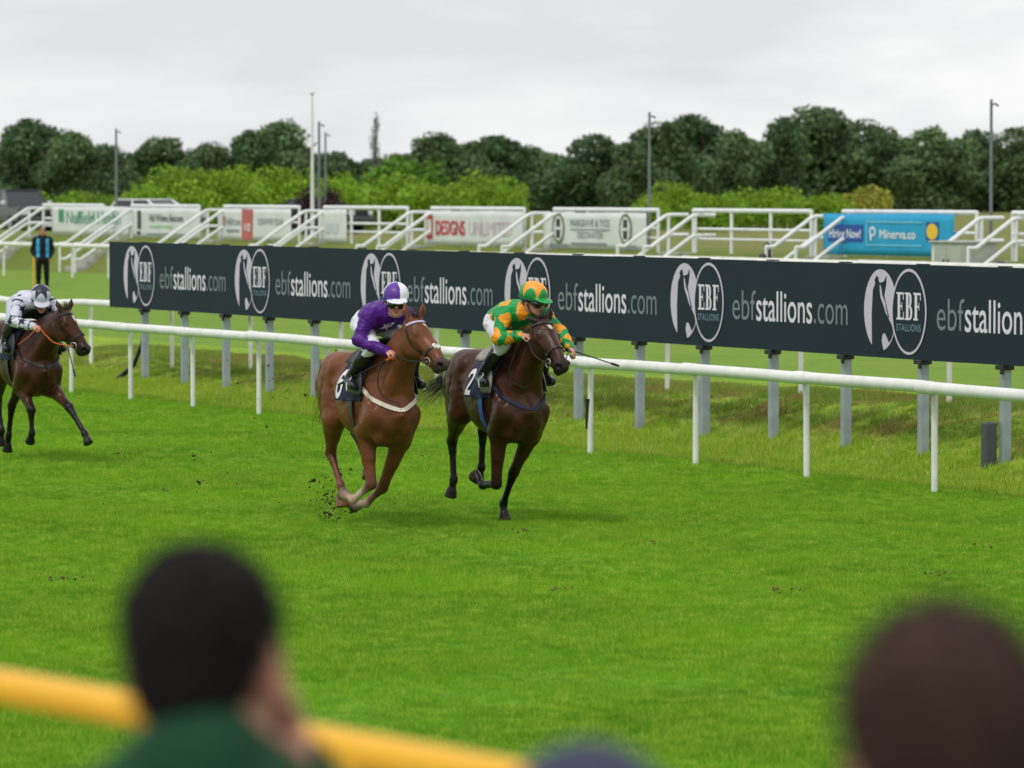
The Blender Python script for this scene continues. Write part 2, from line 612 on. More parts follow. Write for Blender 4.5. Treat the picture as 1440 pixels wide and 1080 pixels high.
# grass blades: too many to count, one object of stuff, tufts of real blades grown by geometry nodes
def grass_field(name, pts, scl, mat, blade_h, blade_r, nb, label):
    me = bpy.data.meshes.new(name)
    me.vertices.add(len(pts)); me.vertices.foreach_set("co", pts.astype(np.float32).ravel())
    at = me.attributes.new("scl", 'FLOAT', 'POINT'); at.data.foreach_set("value", scl.astype(np.float32))
    o = bpy.data.objects.new(name, me); COL.objects.link(o)
    ng = bpy.data.node_groups.new(name + "_nodes", 'GeometryNodeTree')
    ng.interface.new_socket("Geometry", in_out='INPUT', socket_type='NodeSocketGeometry')
    ng.interface.new_socket("Geometry", in_out='OUTPUT', socket_type='NodeSocketGeometry')
    N, L = ng.nodes, ng.links
    gi, go = N.new("NodeGroupInput"), N.new("NodeGroupOutput")
    jn = N.new("GeometryNodeJoinGeometry")
    r = np.random.default_rng(5)
    for i in range(nb):
        c = N.new("GeometryNodeMeshCone"); c.fill_type = 'NONE'
        hh = blade_h * r.uniform(.6, 1.15)
        for k_, v_ in (('Vertices', 3), ('Side Segments', 1), ('Radius Top', 0.0), ('Radius Bottom', blade_r * r.uniform(.7, 1.2)), ('Depth', hh)):
            c.inputs[k_].default_value = v_
        t = N.new("GeometryNodeTransform")
        an = r.uniform(0, 6.28); ra = .095 * math.sqrt(r.uniform())
        t.inputs['Translation'].default_value = (ra * math.cos(an), ra * math.sin(an), -.006)
        t.inputs['Rotation'].default_value = (r.normal(0, .42), r.normal(0, .42), r.uniform(0, 6.28))
        L.new(c.outputs['Mesh'], t.inputs['Geometry']); L.new(t.outputs['Geometry'], jn.inputs['Geometry'])
    sm = N.new("GeometryNodeSetMaterial"); sm.inputs['Material'].default_value = mat
    L.new(jn.outputs['Geometry'], sm.inputs['Geometry'])
    ip = N.new("GeometryNodeInstanceOnPoints")
    rv = N.new("FunctionNodeRandomValue"); rv.data_type = 'FLOAT_VECTOR'
    rv.inputs[0].default_value = (-.12, -.12, 0); rv.inputs[1].default_value = (.12, .12, 6.283)
    na = N.new("GeometryNodeInputNamedAttribute"); na.data_type = 'FLOAT'; na.inputs['Name'].default_value = "scl"
    L.new(gi.outputs[0], ip.inputs['Points']); L.new(sm.outputs['Geometry'], ip.inputs['Instance'])
    L.new(rv.outputs[0], ip.inputs['Rotation'])
    L.new([s for s in na.outputs if s.enabled and s.name == 'Attribute'][0], ip.inputs['Scale'])
    L.new(ip.outputs['Instances'], go.inputs[0])
    md = o.modifiers.new("grow", 'NODES'); md.node_group = ng
    me.materials.append(mat)
    o['kind'] = 'stuff'
    tag(o, label, "grass")
    return o

def blade_mat(name, c1, c2, c3, dry=None):
    m = bpy.data.materials.new(name); m.use_nodes = True
    nt = m.node_tree; N = nt.nodes; L = nt.links
    b = N["Principled BSDF"]; b.inputs['Roughness'].default_value = .55; b.inputs['Specular IOR Level'].default_value = .25
    oi = N.new("ShaderNodeObjectInfo")
    geo = N.new("ShaderNodeNewGeometry")
    n = N.new("ShaderNodeTexNoise"); n.inputs['Scale'].default_value = .42; n.inputs['Detail'].default_value = 7; n.inputs['Roughness'].default_value = .66
    L.new(geo.outputs['Position'], n.inputs['Vector'])
    # mown stripes across the course: slow bands along the rail
    mr = N.new("ShaderNodeMapRange"); mr.inputs['From Min'].default_value = .32; mr.inputs['From Max'].default_value = .68
    L.new(n.outputs['Fac'], mr.inputs['Value'])
    mx = N.new("ShaderNodeMixRGB"); mx.inputs['Color1'].default_value = (*c1, 1); mx.inputs['Color2'].default_value = (*c2, 1)
    L.new(mr.outputs['Result'], mx.inputs['Fac'])
    pw = N.new("ShaderNodeMath"); pw.operation = 'POWER'; pw.inputs[1].default_value = 2.5; L.new(oi.outputs['Random'], pw.inputs[0])
    mx2 = N.new("ShaderNodeMixRGB"); mx2.inputs['Color2'].default_value = (*c3, 1)
    L.new(pw.outputs[0], mx2.inputs['Fac']); L.new(mx.outputs['Color'], mx2.inputs['Color1'])
    c = mx2.outputs['Color']
    if dry:
        nd = N.new("ShaderNodeTexNoise"); nd.inputs['Scale'].default_value = 1.1; nd.inputs['Detail'].default_value = 5
        L.new(geo.outputs['Position'], nd.inputs['Vector'])
        r2 = N.new("ShaderNodeMapRange"); r2.inputs['From Min'].default_value = .50; r2.inputs['From Max'].default_value = .70; r2.inputs['To Max'].default_value = .8
        L.new(nd.outputs['Fac'], r2.inputs['Value'])
        mx3 = N.new("ShaderNodeMixRGB"); mx3.inputs['Color2'].default_value = (*dry, 1)
        L.new(r2.outputs['Result'], mx3.inputs['Fac']); L.new(c, mx3.inputs['Color1']); c = mx3.outputs['Color']
    L.new(c, b.inputs['Base Color'])
    # thin leaves let some light through
    tr = N.new("ShaderNodeBsdfTranslucent"); L.new(c, tr.inputs['Color'])
    ms = N.new("ShaderNodeMixShader"); ms.inputs['Fac'].default_value = .3
    L.new(b.outputs['BSDF'], ms.inputs[1]); L.new(tr.outputs['BSDF'], ms.inputs[2])
    L.new(ms.outputs['Shader'], N["Material Output"].inputs['Surface'])
    return m

def scatter(ymin, ymax, dens, pmin, pmax, margin=1.2):
    """random points on the ground in the part of the course the camera can see, with a margin to each side"""
    wmax = ymax * 720 / 6600 + margin
    n = int((ymax - ymin) * 2 * wmax * dens)
    y = rng.uniform(ymin, ymax, n); x = rng.uniform(-wmax, wmax, n)
    k = np.abs(x) < y * 720 / 6600 + margin
    a, p = ap_of(x, y)
    k &= (p > pmin) & (p < pmax)
    x, y, a, p = x[k], y[k], a[k], p[k]
    return np.stack([x, y, ground_z(a, p)], 1), a, p

c1, c2, c3 = srgb(90, 156, 8), srgb(134, 194, 18), srgb(198, 224, 84)
pn, an_, _ = scatter(22.5, 37, 480, -60, .62)
pm, am_, _ = scatter(37, 52, 380, -60, .62)
pf, af_, _ = scatter(52, 80, 150, -60, .62)
pts = np.concatenate([pn, pm, pf])
fac = np.concatenate([np.full(len(pn), .85), np.full(len(pm), .9), np.full(len(pf), 1.05)])
ht = .80 + .16 * vnoise(pts[:, 0] * 1.1, pts[:, 1] * .8, 0, 21) + .18 * vnoise(pts[:, 0] * 4, pts[:, 1] * 3, 0, 22) + rng.normal(0, .12, len(pts))
# mown bands along the course, hoof-worn patches and one thin rut running across
aa, pp = ap_of(pts[:, 0], pts[:, 1])
ht = ht * (1 + .16 * np.sin(pp * 1.9 + .3 * np.sin(aa * .4)))
rut = np.exp(-((pts[:, 1] - 41.2 - .12 * vnoise(pts[:, 0] * .8, 0 * pts[:, 0], 0, 27)) / .07) ** 2) * (pts[:, 0] > -.4)
worn = smooth((vnoise(pts[:, 0] * 1.7, pts[:, 1] * 1.2, 0, 28) - .45) * 3)
keep = (rng.uniform(size=len(pts)) > .85 * rut) & (rng.uniform(size=len(pts)) > .25 * worn)
pts, ht, fac = pts[keep], ht[keep], fac[keep]
grass_field("course_grass", pts, np.clip(ht, .35, 1.7) * fac, blade_mat("grass_blades", c1, c2, c3), .056, .0027, 21, "short bright green racecourse turf under the galloping horses")
pb_, ab_, pbb = scatter(44, 84, 200, .62, 2.7, 1.6)
ht = .9 + .35 * vnoise(pb_[:, 0] * 1.6, pb_[:, 1] * 1.2, 0, 23) + rng.normal(0, .15, len(pb_))
keep = rng.uniform(size=len(pb_)) > smooth((pbb - 1.7) / 1.0)
grass_field("bank_grass_blades", pb_[keep], np.clip(ht, .4, 1.8)[keep], blade_mat("bank_blades", srgb(140, 184, 34), srgb(170, 200, 50), srgb(200, 208, 100)), .080, .0048, 13, "longer yellowish rough grass on the bank behind the white running rail")

pc_, ac_, pcc = scatter(44, 84, 170, 1.7, 5.2, 1.6)
keep = rng.uniform(size=len(pc_)) < smooth((pcc - 1.7) / 1.0) * (1 - .5 * smooth((vnoise(ac_ * .8, pcc * 1.4, 0, 33) - .05) * 4) * np.exp(-((pcc - 3.0) / .9) ** 2))
ht = .85 + .45 * vnoise(pc_[:, 0] * 1.3, pc_[:, 1] * 1.0, 0, 24) + rng.normal(0, .15, len(pc_))
grass_field("bank_top_grass", pc_[keep], np.clip(ht, .4, 1.8)[keep], blade_mat("bank_top_blades", srgb(112, 152, 40), srgb(150, 178, 58), srgb(190, 190, 110), dry=srgb(172, 142, 96)), .085, .0048, 12, "straw-streaked rough grass along the crest of the bank under the board")

# ------------------------------------------------------------------ white rails
M_white = M("white_plastic", srgb(230, 230, 226), .5, .10, 3.5, spec=.4, bump=.05)
M_whitepaint = M("white_paint", srgb(228, 230, 232), .5, .10, 4)
M_galv = M("galvanised_post", srgb(158, 168, 174), .5, .14, 5, metal=.25)
M_black = M("black_plastic", srgb(26, 28, 30), .5, .2, 10)
M_darkgrey = M("dark_grey_plastic", srgb(72, 76, 80), .6, .15, 8)

def running_rail(label, a_list, p_of, h, r, a_ends, group, post_r=.036, neck=.12, rail_off=-.12, extra=None):
    o = empty("running_rail", W(a_ends[0], p_of(a_ends[0]), 0))
    inv = Vector(o.location)
    tag(o, label, "rail", group)
    aa = np.arange(a_ends[0], a_ends[1], 1.35)
    zt = lambda a: float(ground_z(a, p_of(a))) + (h(a) if callable(h) else h)
    # rail in lengths, slightly uneven where they join
    seg = [aa[i:i + 3] for i in range(0, len(aa) - 1, 2)]
    for k, s_ in enumerate(seg):
        if len(s_) < 2:
            continue
        g = G()
        dz = .006 * math.sin(k * 2.3)
        g.tube([Vector(W(a + (.012 if q == 0 else 0), p_of(a) + rail_off, zt(a) - r + dz)) - inv for q, a in enumerate(s_)], r, 14)
        g.build("rail_length", M_white, o, True)
        g = G()
        a1 = s_[-1]
        g.tube([Vector(W(a1 - .16, p_of(a1) + rail_off, zt(a1) - r + dz)) - inv, Vector(W(a1 + .10, p_of(a1) + rail_off, zt(a1) - r + dz)) - inv], r + .006, 14)
        g.build("joint_sleeve", M_white, o, True)
    for k, a in enumerate(a_list):
        p = p_of(a); zg = float(ground_z(a, p)) - .06
        ln = .02 * math.sin(k * 1.7)
        g = G()
        path = arc([Vector(W(a + ln, p, zg)), Vector(W(a, p, zt(a) - .06)), Vector(W(a, p + rail_off * .85, zt(a) - .03 - r * .6))], 7)
        g.tube([q - inv for q in path], post_r, 10)
        g.build("post", M_white, o, True)
    return o

rail_a = [-5.4, -2.75, 0, 2.8, 5.44, 8.21, 10.95, 13.7, 16.43, 18.93, 21.54, 24.15, 26.8, 29.4, 32, 34.7, 37.4]
rr_ = running_rail("white plastic running rail with curved-top posts edging the track", rail_a, lambda a: .10, 1.17, .066, (-8.1, 40), "white racecourse rails")
# hook and cable tied to one post
g = G(); g.tube([Vector(W(8.21, .055, .66)) - rr_.location, Vector(W(8.21, .05, .56)) - rr_.location, Vector(W(8.23, .05, .30)) - rr_.location], [.03, .02, .012], 8)
g.build("cable_tie", M_black, rr_, True)

p2f = lambda a: float(np.interp(a, [-8, 2, 28, 45], [4.5, 4.2, 2.9, 2.0]))
running_rail("second white rail on the bank top half hidden by the dark board", [-3.9, .1, 3.2, 6.4, 9.8, 13.2, 16.6, 20.0, 23.2, 26.5, 29.6, 33, 36.5, 40], p2f, 1.08, .06, (-6, 46), "white racecourse rails", .034)
p3f = lambda a: float(np.interp(a, [20, 60, 112, 140], [27.6, 26.2, 24.5, 24.5]))
h3f = lambda a: float(np.interp(a, [20, 38, 60, 85, 112], [1.65, 1.62, 1.59, 1.52, 1.48]) - ground_z(a, p3f(a)))
running_rail("distant white rail between the infield and the stepped terrace", list(np.arange(24, 135, 3.05)), p3f, h3f, .07, (22, 135), "white racecourse rails", .04)

# ------------------------------------------------------------------ advertising board
M_board = M("board_slate", srgb(40, 51, 60), .7, .04, .8, spec=.12)
M_lilacp = M("lilac_print", srgb(206, 196, 216), .55, .03, 3)
M_whitep = M("white_lettering", srgb(226, 220, 234), .55, .03, 3)
M_greyp = M("grey_lettering", srgb(122, 132, 138), .55, .03, 3)
M_blueg = M("bluegrey_lettering", srgb(118, 146, 166), .55, .03, 3)
PB = 1.93; ZB, ZT = 1.255, 2.315
board = empty("advertising_board", W(1.69, PB, 0), RAIL_RZ)       # local x = +a, local y = -p (towards the track), local z up
tag(board, "long dark slate advertising board reading ebfstallions.com on grey posts", "board")
A0 = 1.69
def bl(a, z, off=0.0):
    """board-local point: a along the rail, z up, off metres proud of the face"""
    return (a - A0, off + .045, z)
pa = np.arange(-4, 17)
for k in pa:
    a = A0 + 1.79 * k
    if a < 28.7 + .1:
        zg = float(ground_z(a, PB)) - .15
        g = G(); g.box((a - A0, -.03, (zg + 1.22) / 2), (.085, .11, 1.22 - zg), bev=.008); g.build("post", M_galv, board)
        g = G(); g.box((a - A0, -.02, 1.228), (.17, .15, .05), bev=.008)
        g.box((a - A0 - .05, .045, 1.19), (.05, .03, .07), bev=.006); g.build("clamp", M_black, board)
        g = G(); g.box((a - A0, -.02, ZT + .008), (.20, .07, .014)); g.build("top_clip", M_black, board)
edges = np.arange(30.0, -6.5, -1.25)
for k in range(len(edges) - 1):
    a1, a0 = edges[k], edges[k + 1]
    g = G(); g.box(((a0 + a1) / 2 - A0, .0, (ZB + ZT) / 2), (a1 - a0 - .0004, .088, ZT - ZB + .006 * math.sin(k * 1.3)))
    g.build("panel", M_board, board)
# battery box and cable at two of the posts
g = G(); g.box((1.69 - A0 + .06, .14, .36), (.10, .16, .55), bev=.02); g.build("cable_box", M_darkgrey, board)
g = G(); g.tube([(28.53 - A0 + .10, -.05, 1.2), (28.53 - A0 + .11, -.02, .7), (28.53 - A0 + .3, .05, .35), (28.53 - A0 + .62, .25, .06)], [.02, .03, .035, .05], 8); g.build("cable", M_black, board, True)

def flat(name, poly, off, mat, parent, thick=.003):
    """printed shape: polygon in (a, z) on the board face, a slight thickness"""
    n = len(poly)
    V = [bl(a, z, off) for a, z in poly] + [bl(a, z, off - thick) for a, z in poly]
    F = [tuple(range(n))] + [(i, (i + 1) % n, (i + 1) % n + n, i + n) for i in range(n)]
    return mesh_obj(name, V, F, mat, parent)

def text_mesh(body, xs, zs, spacing=1.0, extrude=0.0):
    """built-in font outline scaled to width xs (metres, None keeps the aspect) and letter height zs; returns verts (x right, y up) and faces"""
    cu = bpy.data.curves.new("lettering", 'FONT')
    cu.body = body; cu.size = 1.0; cu.space_character = spacing; cu.resolution_u = 4
    ob = bpy.data.objects.new("lettering", cu)
    me = bpy.data.meshes.new_from_object(ob)
    V = np.array([v.co[:] for v in me.vertices]); F = [tuple(p.vertices) for p in me.polygons]
    bpy.data.objects.remove(ob); bpy.data.curves.remove(cu); bpy.data.meshes.remove(me)
    return V, F

def fatten(V, F, amt):
    """offset outline vertices outwards to embolden letters"""
    from collections import defaultdict
    ec = defaultdict(int); dirn = {}
    for f in F:
        for i in range(len(f)):
            e = (f[i], f[(i + 1) % len(f)])
            ec[tuple(sorted(e))] += 1; dirn[tuple(sorted(e))] = e
    nrm = np.zeros((len(V), 2))
    for e, c in ec.items():
        if c == 1:
            a, b = dirn[e]
            d = V[b] - V[a]; l = math.hypot(d[0], d[1]) + 1e-9
            nn = np.array([d[1], -d[0]]) / l
            nrm[a] += nn; nrm[b] += nn
    l = np.linalg.norm(nrm, axis=1)
    k = l > 1e-6
    V = V.copy(); V[k, :2] += nrm[k] / l[k][:, None] * amt
    return V

TXT = {}
def board_text(body, a_left, width, zbase, xscale, mat, off=.003, fat=0.0, spacing=1.0, height=None):
    key = (body, fat, spacing)
    if key not in TXT:
        V, F = text_mesh(body, None, None, spacing)
        V = fatten(V, F, fat)
        TXT[key] = (V, F)
    V, F = TXT[key]
    x0, x1 = V[:, 0].min(), V[:, 0].max()
    sx = width / (x1 - x0); sz = xscale
    P = [bl(a_left - (v[0] - x0) * sx, zbase + v[1] * sz, off) for v in V]
    return mesh_obj("lettering", P, F, mat, board)

def ellipse(ac, zc, ra, rz, n=44):
    return [(ac - ra * math.cos(t), zc + rz * math.sin(t)) for t in np.linspace(0, 2 * math.pi, n, endpoint=False)]

# logo in its own picture units (x right, y down), taken as two overlapping ovals, a horse's head and the letters
SIL = [(285, 655), (282, 400), (290, 210), (308, 160), (302, 130), (318, 100), (330, 112), (334, 150), (352, 152), (372, 140), (390, 95), (388, 160), (380, 215),
       (374, 250), (390, 330), (405, 400), (430, 470), (440, 540), (425, 590), (408, 615), (395, 580), (380, 545), (362, 550), (355, 600), (365, 660), (372, 692), (330, 696)]
HIL = [(342, 165), (352, 190), (360, 250), (380, 300), (392, 370), (402, 415), (386, 385), (366, 315), (350, 270), (343, 220)]
HIL2 = [(405, 420), (432, 480), (446, 520), (436, 460), (425, 430)]
for k in range(-1, 6):
    aL = 4.71 + 4.92 * k                       # left edge of the filled oval
    zc = 1.792
    sx = .76 / 240.0; sz = .93 / 637.0
    lo = lambda pts: [(aL - (x - 225) * sx, zc + .465 - (y - 48) * sz) for x, y in pts]
    flat("logo_oval", ellipse(aL - .38, zc, .38, .465), .003, M_lilacp, board)
    flat("horse_silhouette", lo(SIL), .0055, M_board, board)
    flat("horse_highlight", lo(HIL), .008, M_lilacp, board)
    flat("horse_highlight", lo(HIL2), .008, M_lilacp, board)
    ar = aL - .65 - .395; zr = 1.788
    flat("logo_oval", ellipse(ar, zr, .395, .485), .0105, M_lilacp, board)
    flat("logo_oval", ellipse(ar, zr, .365, .453), .013, M_board, board)
    # serif letters E B F
    g = G()
    def rect(x0, x1, z0, z1, off=.0155):
        P = [bl(ar + .275 - x0, z0, off), bl(ar + .275 - x1, z0, off), bl(ar + .275 - x1, z1, off), bl(ar + .275 - x0, z1, off)]
        g.add(P, [(0, 1, 2, 3)])
    zb0, zt0 = 1.695, 2.005; hh = zt0 - zb0
    for x0, kind in ((.0, 'E'), (.19, 'B'), (.385, 'F')):
        st = .03
        rect(x0 + st, x0 + st + .055, zb0, zt0)
        for zz in (zb0, zt0 - .022):
            rect(x0, x0 + st - .001, zz, zz + .022)
        if kind in 'EF':
            rect(x0 + st + .056, x0 + .165, zt0 - .026, zt0)
            rect(x0 + .150, x0 + .165, zt0 - .085, zt0 - .027)
            rect(x0 + st + .056, x0 + .120, zb0 + hh * .5 - .012, zb0 + hh * .5 + .012)
            rect(x0 + .121, x0 + .133, zb0 + hh * .5 - .045, zb0 + hh * .5 + .045)
            if kind == 'E':
                rect(x0 + st + .056, x0 + .170, zb0, zb0 + .026)
                rect(x0 + .155, x0 + .170, zb0 + .027, zb0 + .09)
            else:
                rect(x0 + st + .056, x0 + st + .075, zb0, zb0 + .022)
        else:
            for (zl, zh, w) in ((zb0 + hh * .5 - .011, zt0, .125), (zb0, zb0 + hh * .5 + .011, .14)):
                n = 12; cz = (zl + zh) / 2; rz = (zh - zl) / 2; x1 = x0 + st + .056
                outer = [(x1 + (w - .086 + .03) * max(0, math.cos(t)) ** .6, cz + rz * math.sin(t)) for t in np.linspace(-math.pi / 2, math.pi / 2, n)]
                inner = [(x1 + (w - .086 - .015) * max(0, math.cos(t)) ** .6, cz + (rz - .024) * math.sin(t)) for t in np.linspace(-math.pi / 2, math.pi / 2, n)]
                P = [bl(ar + .275 - x, z, .0155) for x, z in outer + inner]
                g.add(P, [(i, i + 1, n + i + 1, n + i) for i in range(n - 1)])
    g.build("lettering", M_whitep, board)
    board_text("STALLIONS", ar + .275, .55, 1.570, .115, M_blueg, .0155, .004, 1.15)
    aT = aL - 1.66
    board_text("ebf", aT, .60, 1.600, .52, M_greyp, .003, -.006)
    board_text("stallions", aT - .615, 1.40, 1.600, .52, M_whitep, .003, .006)
    board_text(".com", aT - 2.06, .81, 1.600, .52, M_greyp, .003, -.006)
# ------------------------------------------------------------------ stepped terrace across the course
M_conc = M("pale_concrete", srgb(168, 166, 158), .9, .18, 3, bump=.2)
PT = 31.5
def lerp3(a, b, t):
    return a * (1 - t) + b * t
def terr(a, p, z=None):
    return Vector(W(a, p, float(ground_z(a, p)) if z is None else z))
ZP = float(ground_z(80, 32.2))                       # platform level
ZF0 = float(ground_z(112, 29.2))                     # foot of the bank at its far end
stair_a = [120.1, 110.85, 102.1, 93.58, 85.33, 76.9, 68.39, 60.29, 52.2, 44.1]
banner_names = {0: "grey pickup", 1: "green-lettered white banner", 2: "white banner with a black side strip", 3: "white banner with a red block",
                4: "small blank white banner", 5: "red DESIGNS banner", 6: "white banner with two oval crests", 7: "open unbannered railing", 8: "blue Hiring Now banner", 9: "grey electrical cabinet"}
near_txt = ["below the parked dark pickup", "at the near end of the green-lettered Nuffield banner", "at the near end of the black-edged white banner",
            "beside the banner with the red block", "between the small blank banner and the red DESIGNS banner", "between the red DESIGNS banner and the crested banner",
            "where the crested banner meets the open railing", "between the open railing and the blue Hiring Now banner", "at the near end of the blue Hiring Now banner", "past the grey electrical cabinet"]
M_steptread = M("step_tread", srgb(150, 148, 142), .9, .2, 4)
for k, a0 in enumerate(stair_a):
    ZF = ZF0 + float(foot_rise(a0)); PF = 31.42 - (ZP - ZF) * 1.62
    o = empty("staircase", terr(a0, PF, ZF))
    tag(o, "concrete steps with white handrails " + near_txt[k], "stairs", "flights of terrace steps")
    L0 = Vector(o.location)
    w = 1.55
    ns = max(3, int(round((ZP - ZF) / .19)))
    for i in range(ns):
        z1 = ZF + (ZP - ZF) * (i + 1) / ns + .01
        p0 = PF + (31.40 - PF) * i / ns; p1 = 31.42
        c = Vector(W(a0 - w / 2, (p0 + p1) / 2, (z1 + ZF - .2) / 2)) - L0
        g = G(); g.box(c, (w, p1 - p0, z1 - ZF + .2 - .003 * (ns - i)), Matrix.Rotation(RAIL_RZ, 3, 'Z'), bev=.012); g.build("step", M_conc, o)
    for j, a in enumerate((a0, a0 - w)):
        hr = empty("handrail"); hr.parent = o
        h = .98; low = .45
        for (hh, nm) in ((h, "top_bar"), (low, "lower_bar")):
            pts = [terr(a, PF - .18, ZF + hh), terr(a, PF + .05, ZF + hh), terr(a, 31.36, ZP + hh), terr(a, 32.0, ZP + hh)]
            pts = [pts[0]] + arc([lerp3(pts[0], pts[1], .4), pts[1], lerp3(pts[1], pts[2], .2)], 4) + arc([lerp3(pts[1], pts[2], .8), pts[2], lerp3(pts[2], pts[3], .5)], 4) + [pts[3]]
            g = G(); g.tube([q - L0 for q in pts], .052, 8); g.build(nm, M_whitepaint, hr, True)
        for p, zb in ((PF - .16, ZF), (31.42, ZP)):
            g = G(); g.tube([terr(a, p, zb - .1) - L0, terr(a, p, zb + h) - L0], .045, 8); g.build("upright", M_whitepaint, hr, True)
        if j == 1 and k % 2 == 0:
            q = terr(a, 32.0, ZP + (h + low) / 2)
            g = G(); g.tube([terr(a, 32.0, ZP + h) - L0] + [terr(a, 32.0 + .26 * math.cos(t), ZP + (h + low) / 2 + .265 * math.sin(t)) - L0 for t in np.linspace(math.pi / 2, -math.pi / 2, 9)], .045, 8)
            g.build("end_loop", M_whitepaint, hr, True)

bay_txt = ["beside the dark pickup", "behind the green-lettered banner", "behind the black-edged white banner", "above the banner with the red block", "around the small blank white banner",
           "above the red DESIGNS banner", "above the banner with oval crests", "with no banner and open bars", "above the blue Hiring Now banner", "behind the grey electrical cabinet"]
for k, a0 in enumerate(stair_a[:-1]):
    aL, aR = a0 - 1.2, stair_a[k + 1] - .0
    aR = a0 - 7.65 if k else a0 - 7.6
    o = empty("terrace_railing", terr(aL, PT + .05, ZP))
    tag(o, "white tubular terrace railing " + bay_txt[k + 1], "railing", "bays of white terrace railing")
    L0 = Vector(o.location)
    for hz, r in ((1.10, .06), (.62, .04), (.36, .035)):
        g = G(); g.tube([terr(aL, PT + .05, ZP + hz) - L0, terr(aR, PT + .05, ZP + hz) - L0], r, 8); g.build("bar", M_whitepaint, o, True)
    for a in np.linspace(aL, aR, 4):
        g = G(); g.tube([terr(a, PT + .05, ZP - .1) - L0, terr(a, PT + .05, ZP + 1.10) - L0], .045, 8); g.build("upright", M_whitepaint, o, True)

# banners hung on the railing, each a sheet with its printing
M_ban = M("banner_vinyl", srgb(214, 218, 218), .55, .05, 1.2)
def bmat(name, r, g_, b, rough=.6):
    return M(name, srgb(r, g_, b), rough, .05, 4)
M_bgreen, M_bblack, M_bred, M_bpink, M_bblue, M_bnavy = bmat("green_print", 52, 150, 108), bmat("black_print", 52, 56, 62), bmat("red_print", 190, 44, 66), bmat("pink_print", 206, 186, 196), bmat("cyan_vinyl", 24, 158, 206), bmat("navy_print", 26, 78, 160)
M_bwhite, M_bgrey, M_bltgreen, M_byellow, M_bred2, M_bolive, M_bltcyan = bmat("white_print2", 232, 236, 240), bmat("grey_print", 128, 138, 142), bmat("light_green_print", 160, 196, 140), bmat("yellow_print", 236, 196, 48), bmat("brick_print", 186, 96, 88), bmat("olive_print", 112, 116, 84), bmat("light_cyan_print", 120, 205, 230)
def banner(label, aL, aR, z0, z1, mat, group="banners on the terrace railing"):
    o = empty("banner", terr(aL, PT - .11, ZP), RAIL_RZ)
    tag(o, label, "banner", group)
    n, m = 26, 6
    V, F = [], []
    for j in range(m + 1):
        for i in range(n + 1):
            x = -(aL - aR) * i / n; z = z0 + (z1 - z0) * j / m
            V.append((x, .012 * math.sin(i * 1.1 + j * .4) + .03, z - ZP - .01 * math.sin(i * .25) * j / m))
    F = [(j * (n + 1) + i, (j + 1) * (n + 1) + i, (j + 1) * (n + 1) + i + 1, j * (n + 1) + i + 1) for j in range(m) for i in range(n)]
    s = mesh_obj("sheet", V, F, mat, o, True)
    md = s.modifiers.new("thickness", 'SOLIDIFY'); md.thickness = .006; md.offset = 0
    o['w'] = aL - aR
    return o, aL - aR, z1 - z0, z0 - ZP
def b_rect(o, x0, x1, z0, z1, mat, off=.05, name="printed_block"):
    g = G(); g.box((-(x0 + x1) / 2, off, (z0 + z1) / 2), (x1 - x0, .006, z1 - z0)); g.build(name, mat, o)
def b_text(o, body, x0, width, zb, h, mat, off=.05, fat=.01):
    key = (body, fat, 1.0)
    if key not in TXT:
        V, F = text_mesh(body, None, None, 1.0); TXT[key] = (fatten(V, F, fat), F)
    V, F = TXT[key]
    a, b = V[:, 0].min(), V[:, 0].max()
    mesh_obj("lettering", [(-(x0 + (v[0] - a) / (b - a) * width), off, zb + v[1] * h / .73) for v in V], F, mat, o)
def b_oval(o, xc, zc, rx, rz, mat, off=.05, name="printed_oval"):
    n = 28
    mesh_obj(name, [(-(xc + rx * math.cos(t)), off, zc + rz * math.sin(t)) for t in np.linspace(0, 2 * math.pi, n, endpoint=False)], [tuple(range(n))], mat, o)
o, w, h, zb = banner("white banner with green Nuffield Health lettering on the terrace railing", 117.4, 109.4, ZP + .06, ZP + 1.06, M_ban)
b_rect(o, .75, .95, zb + .45, zb + .9, M_bgreen); b_rect(o, 1.05, 1.25, zb + .45, zb + .9, M_bgreen)
b_text(o, "Nuffield Health", 1.6, 5.6, zb + .40, .46, M_bgreen)
o, w, h, zb = banner("white banner with a dark vertical side strip and small dark lettering", 109.1, 102.7, ZP + .02, ZP + 1.04, M_ban)
b_text(o, "Hall Widens Autocare", 1.7, 3.2, zb + .56, .26, M_bblack); b_rect(o, .55, .85, zb + .30, zb + .92, M_bblack); b_rect(o, .50, .80, zb + .10, zb + .22, M_bblack)
b_rect(o, 1.7, 3.9, zb + .36, zb + .42, M_bltgreen); b_rect(o, 1.5, 5.4, zb + .10, zb + .16, M_bgrey)
o, w, h, zb = banner("white banner with grey lettering and a brick red block", 101.0, 94.7, ZP + .02, ZP + 1.04, M_ban)
b_rect(o, 2.15, 3.1, zb + .02, zb + 1.0, M_bred2); b_text(o, "Hilton", .75, 1.25, zb + .48, .26, M_bgrey); b_rect(o, .5, .62, zb + .45, zb + .78, M_bred2)
b_text(o, "10", 2.4, .5, zb + .30, .26, M_bwhite, .056); b_rect(o, .8, 1.9, zb + .26, zb + .34, M_bgrey); b_text(o, "COUNTRY CLUB", 3.5, 2.2, zb + .52, .20, M_bgrey)
o, w, h, zb = banner("small blank white banner between open railings", 92.4, 90.2, ZP + .02, ZP + 1.04, M_ban)
b_rect(o, .55, 1.6, zb + .30, zb + .60, bmat("pale_grey_print", 196, 202, 206))
o, w, h, zb = banner("white banner with red DESIGNS lettering and a red phone outline", 84.25, 77.4, ZP + .04, ZP + 1.03, M_ban)
b_rect(o, .20, .62, zb + .16, zb + .86, M_bred); b_rect(o, .27, .55, zb + .28, zb + .74, M_ban, .056)
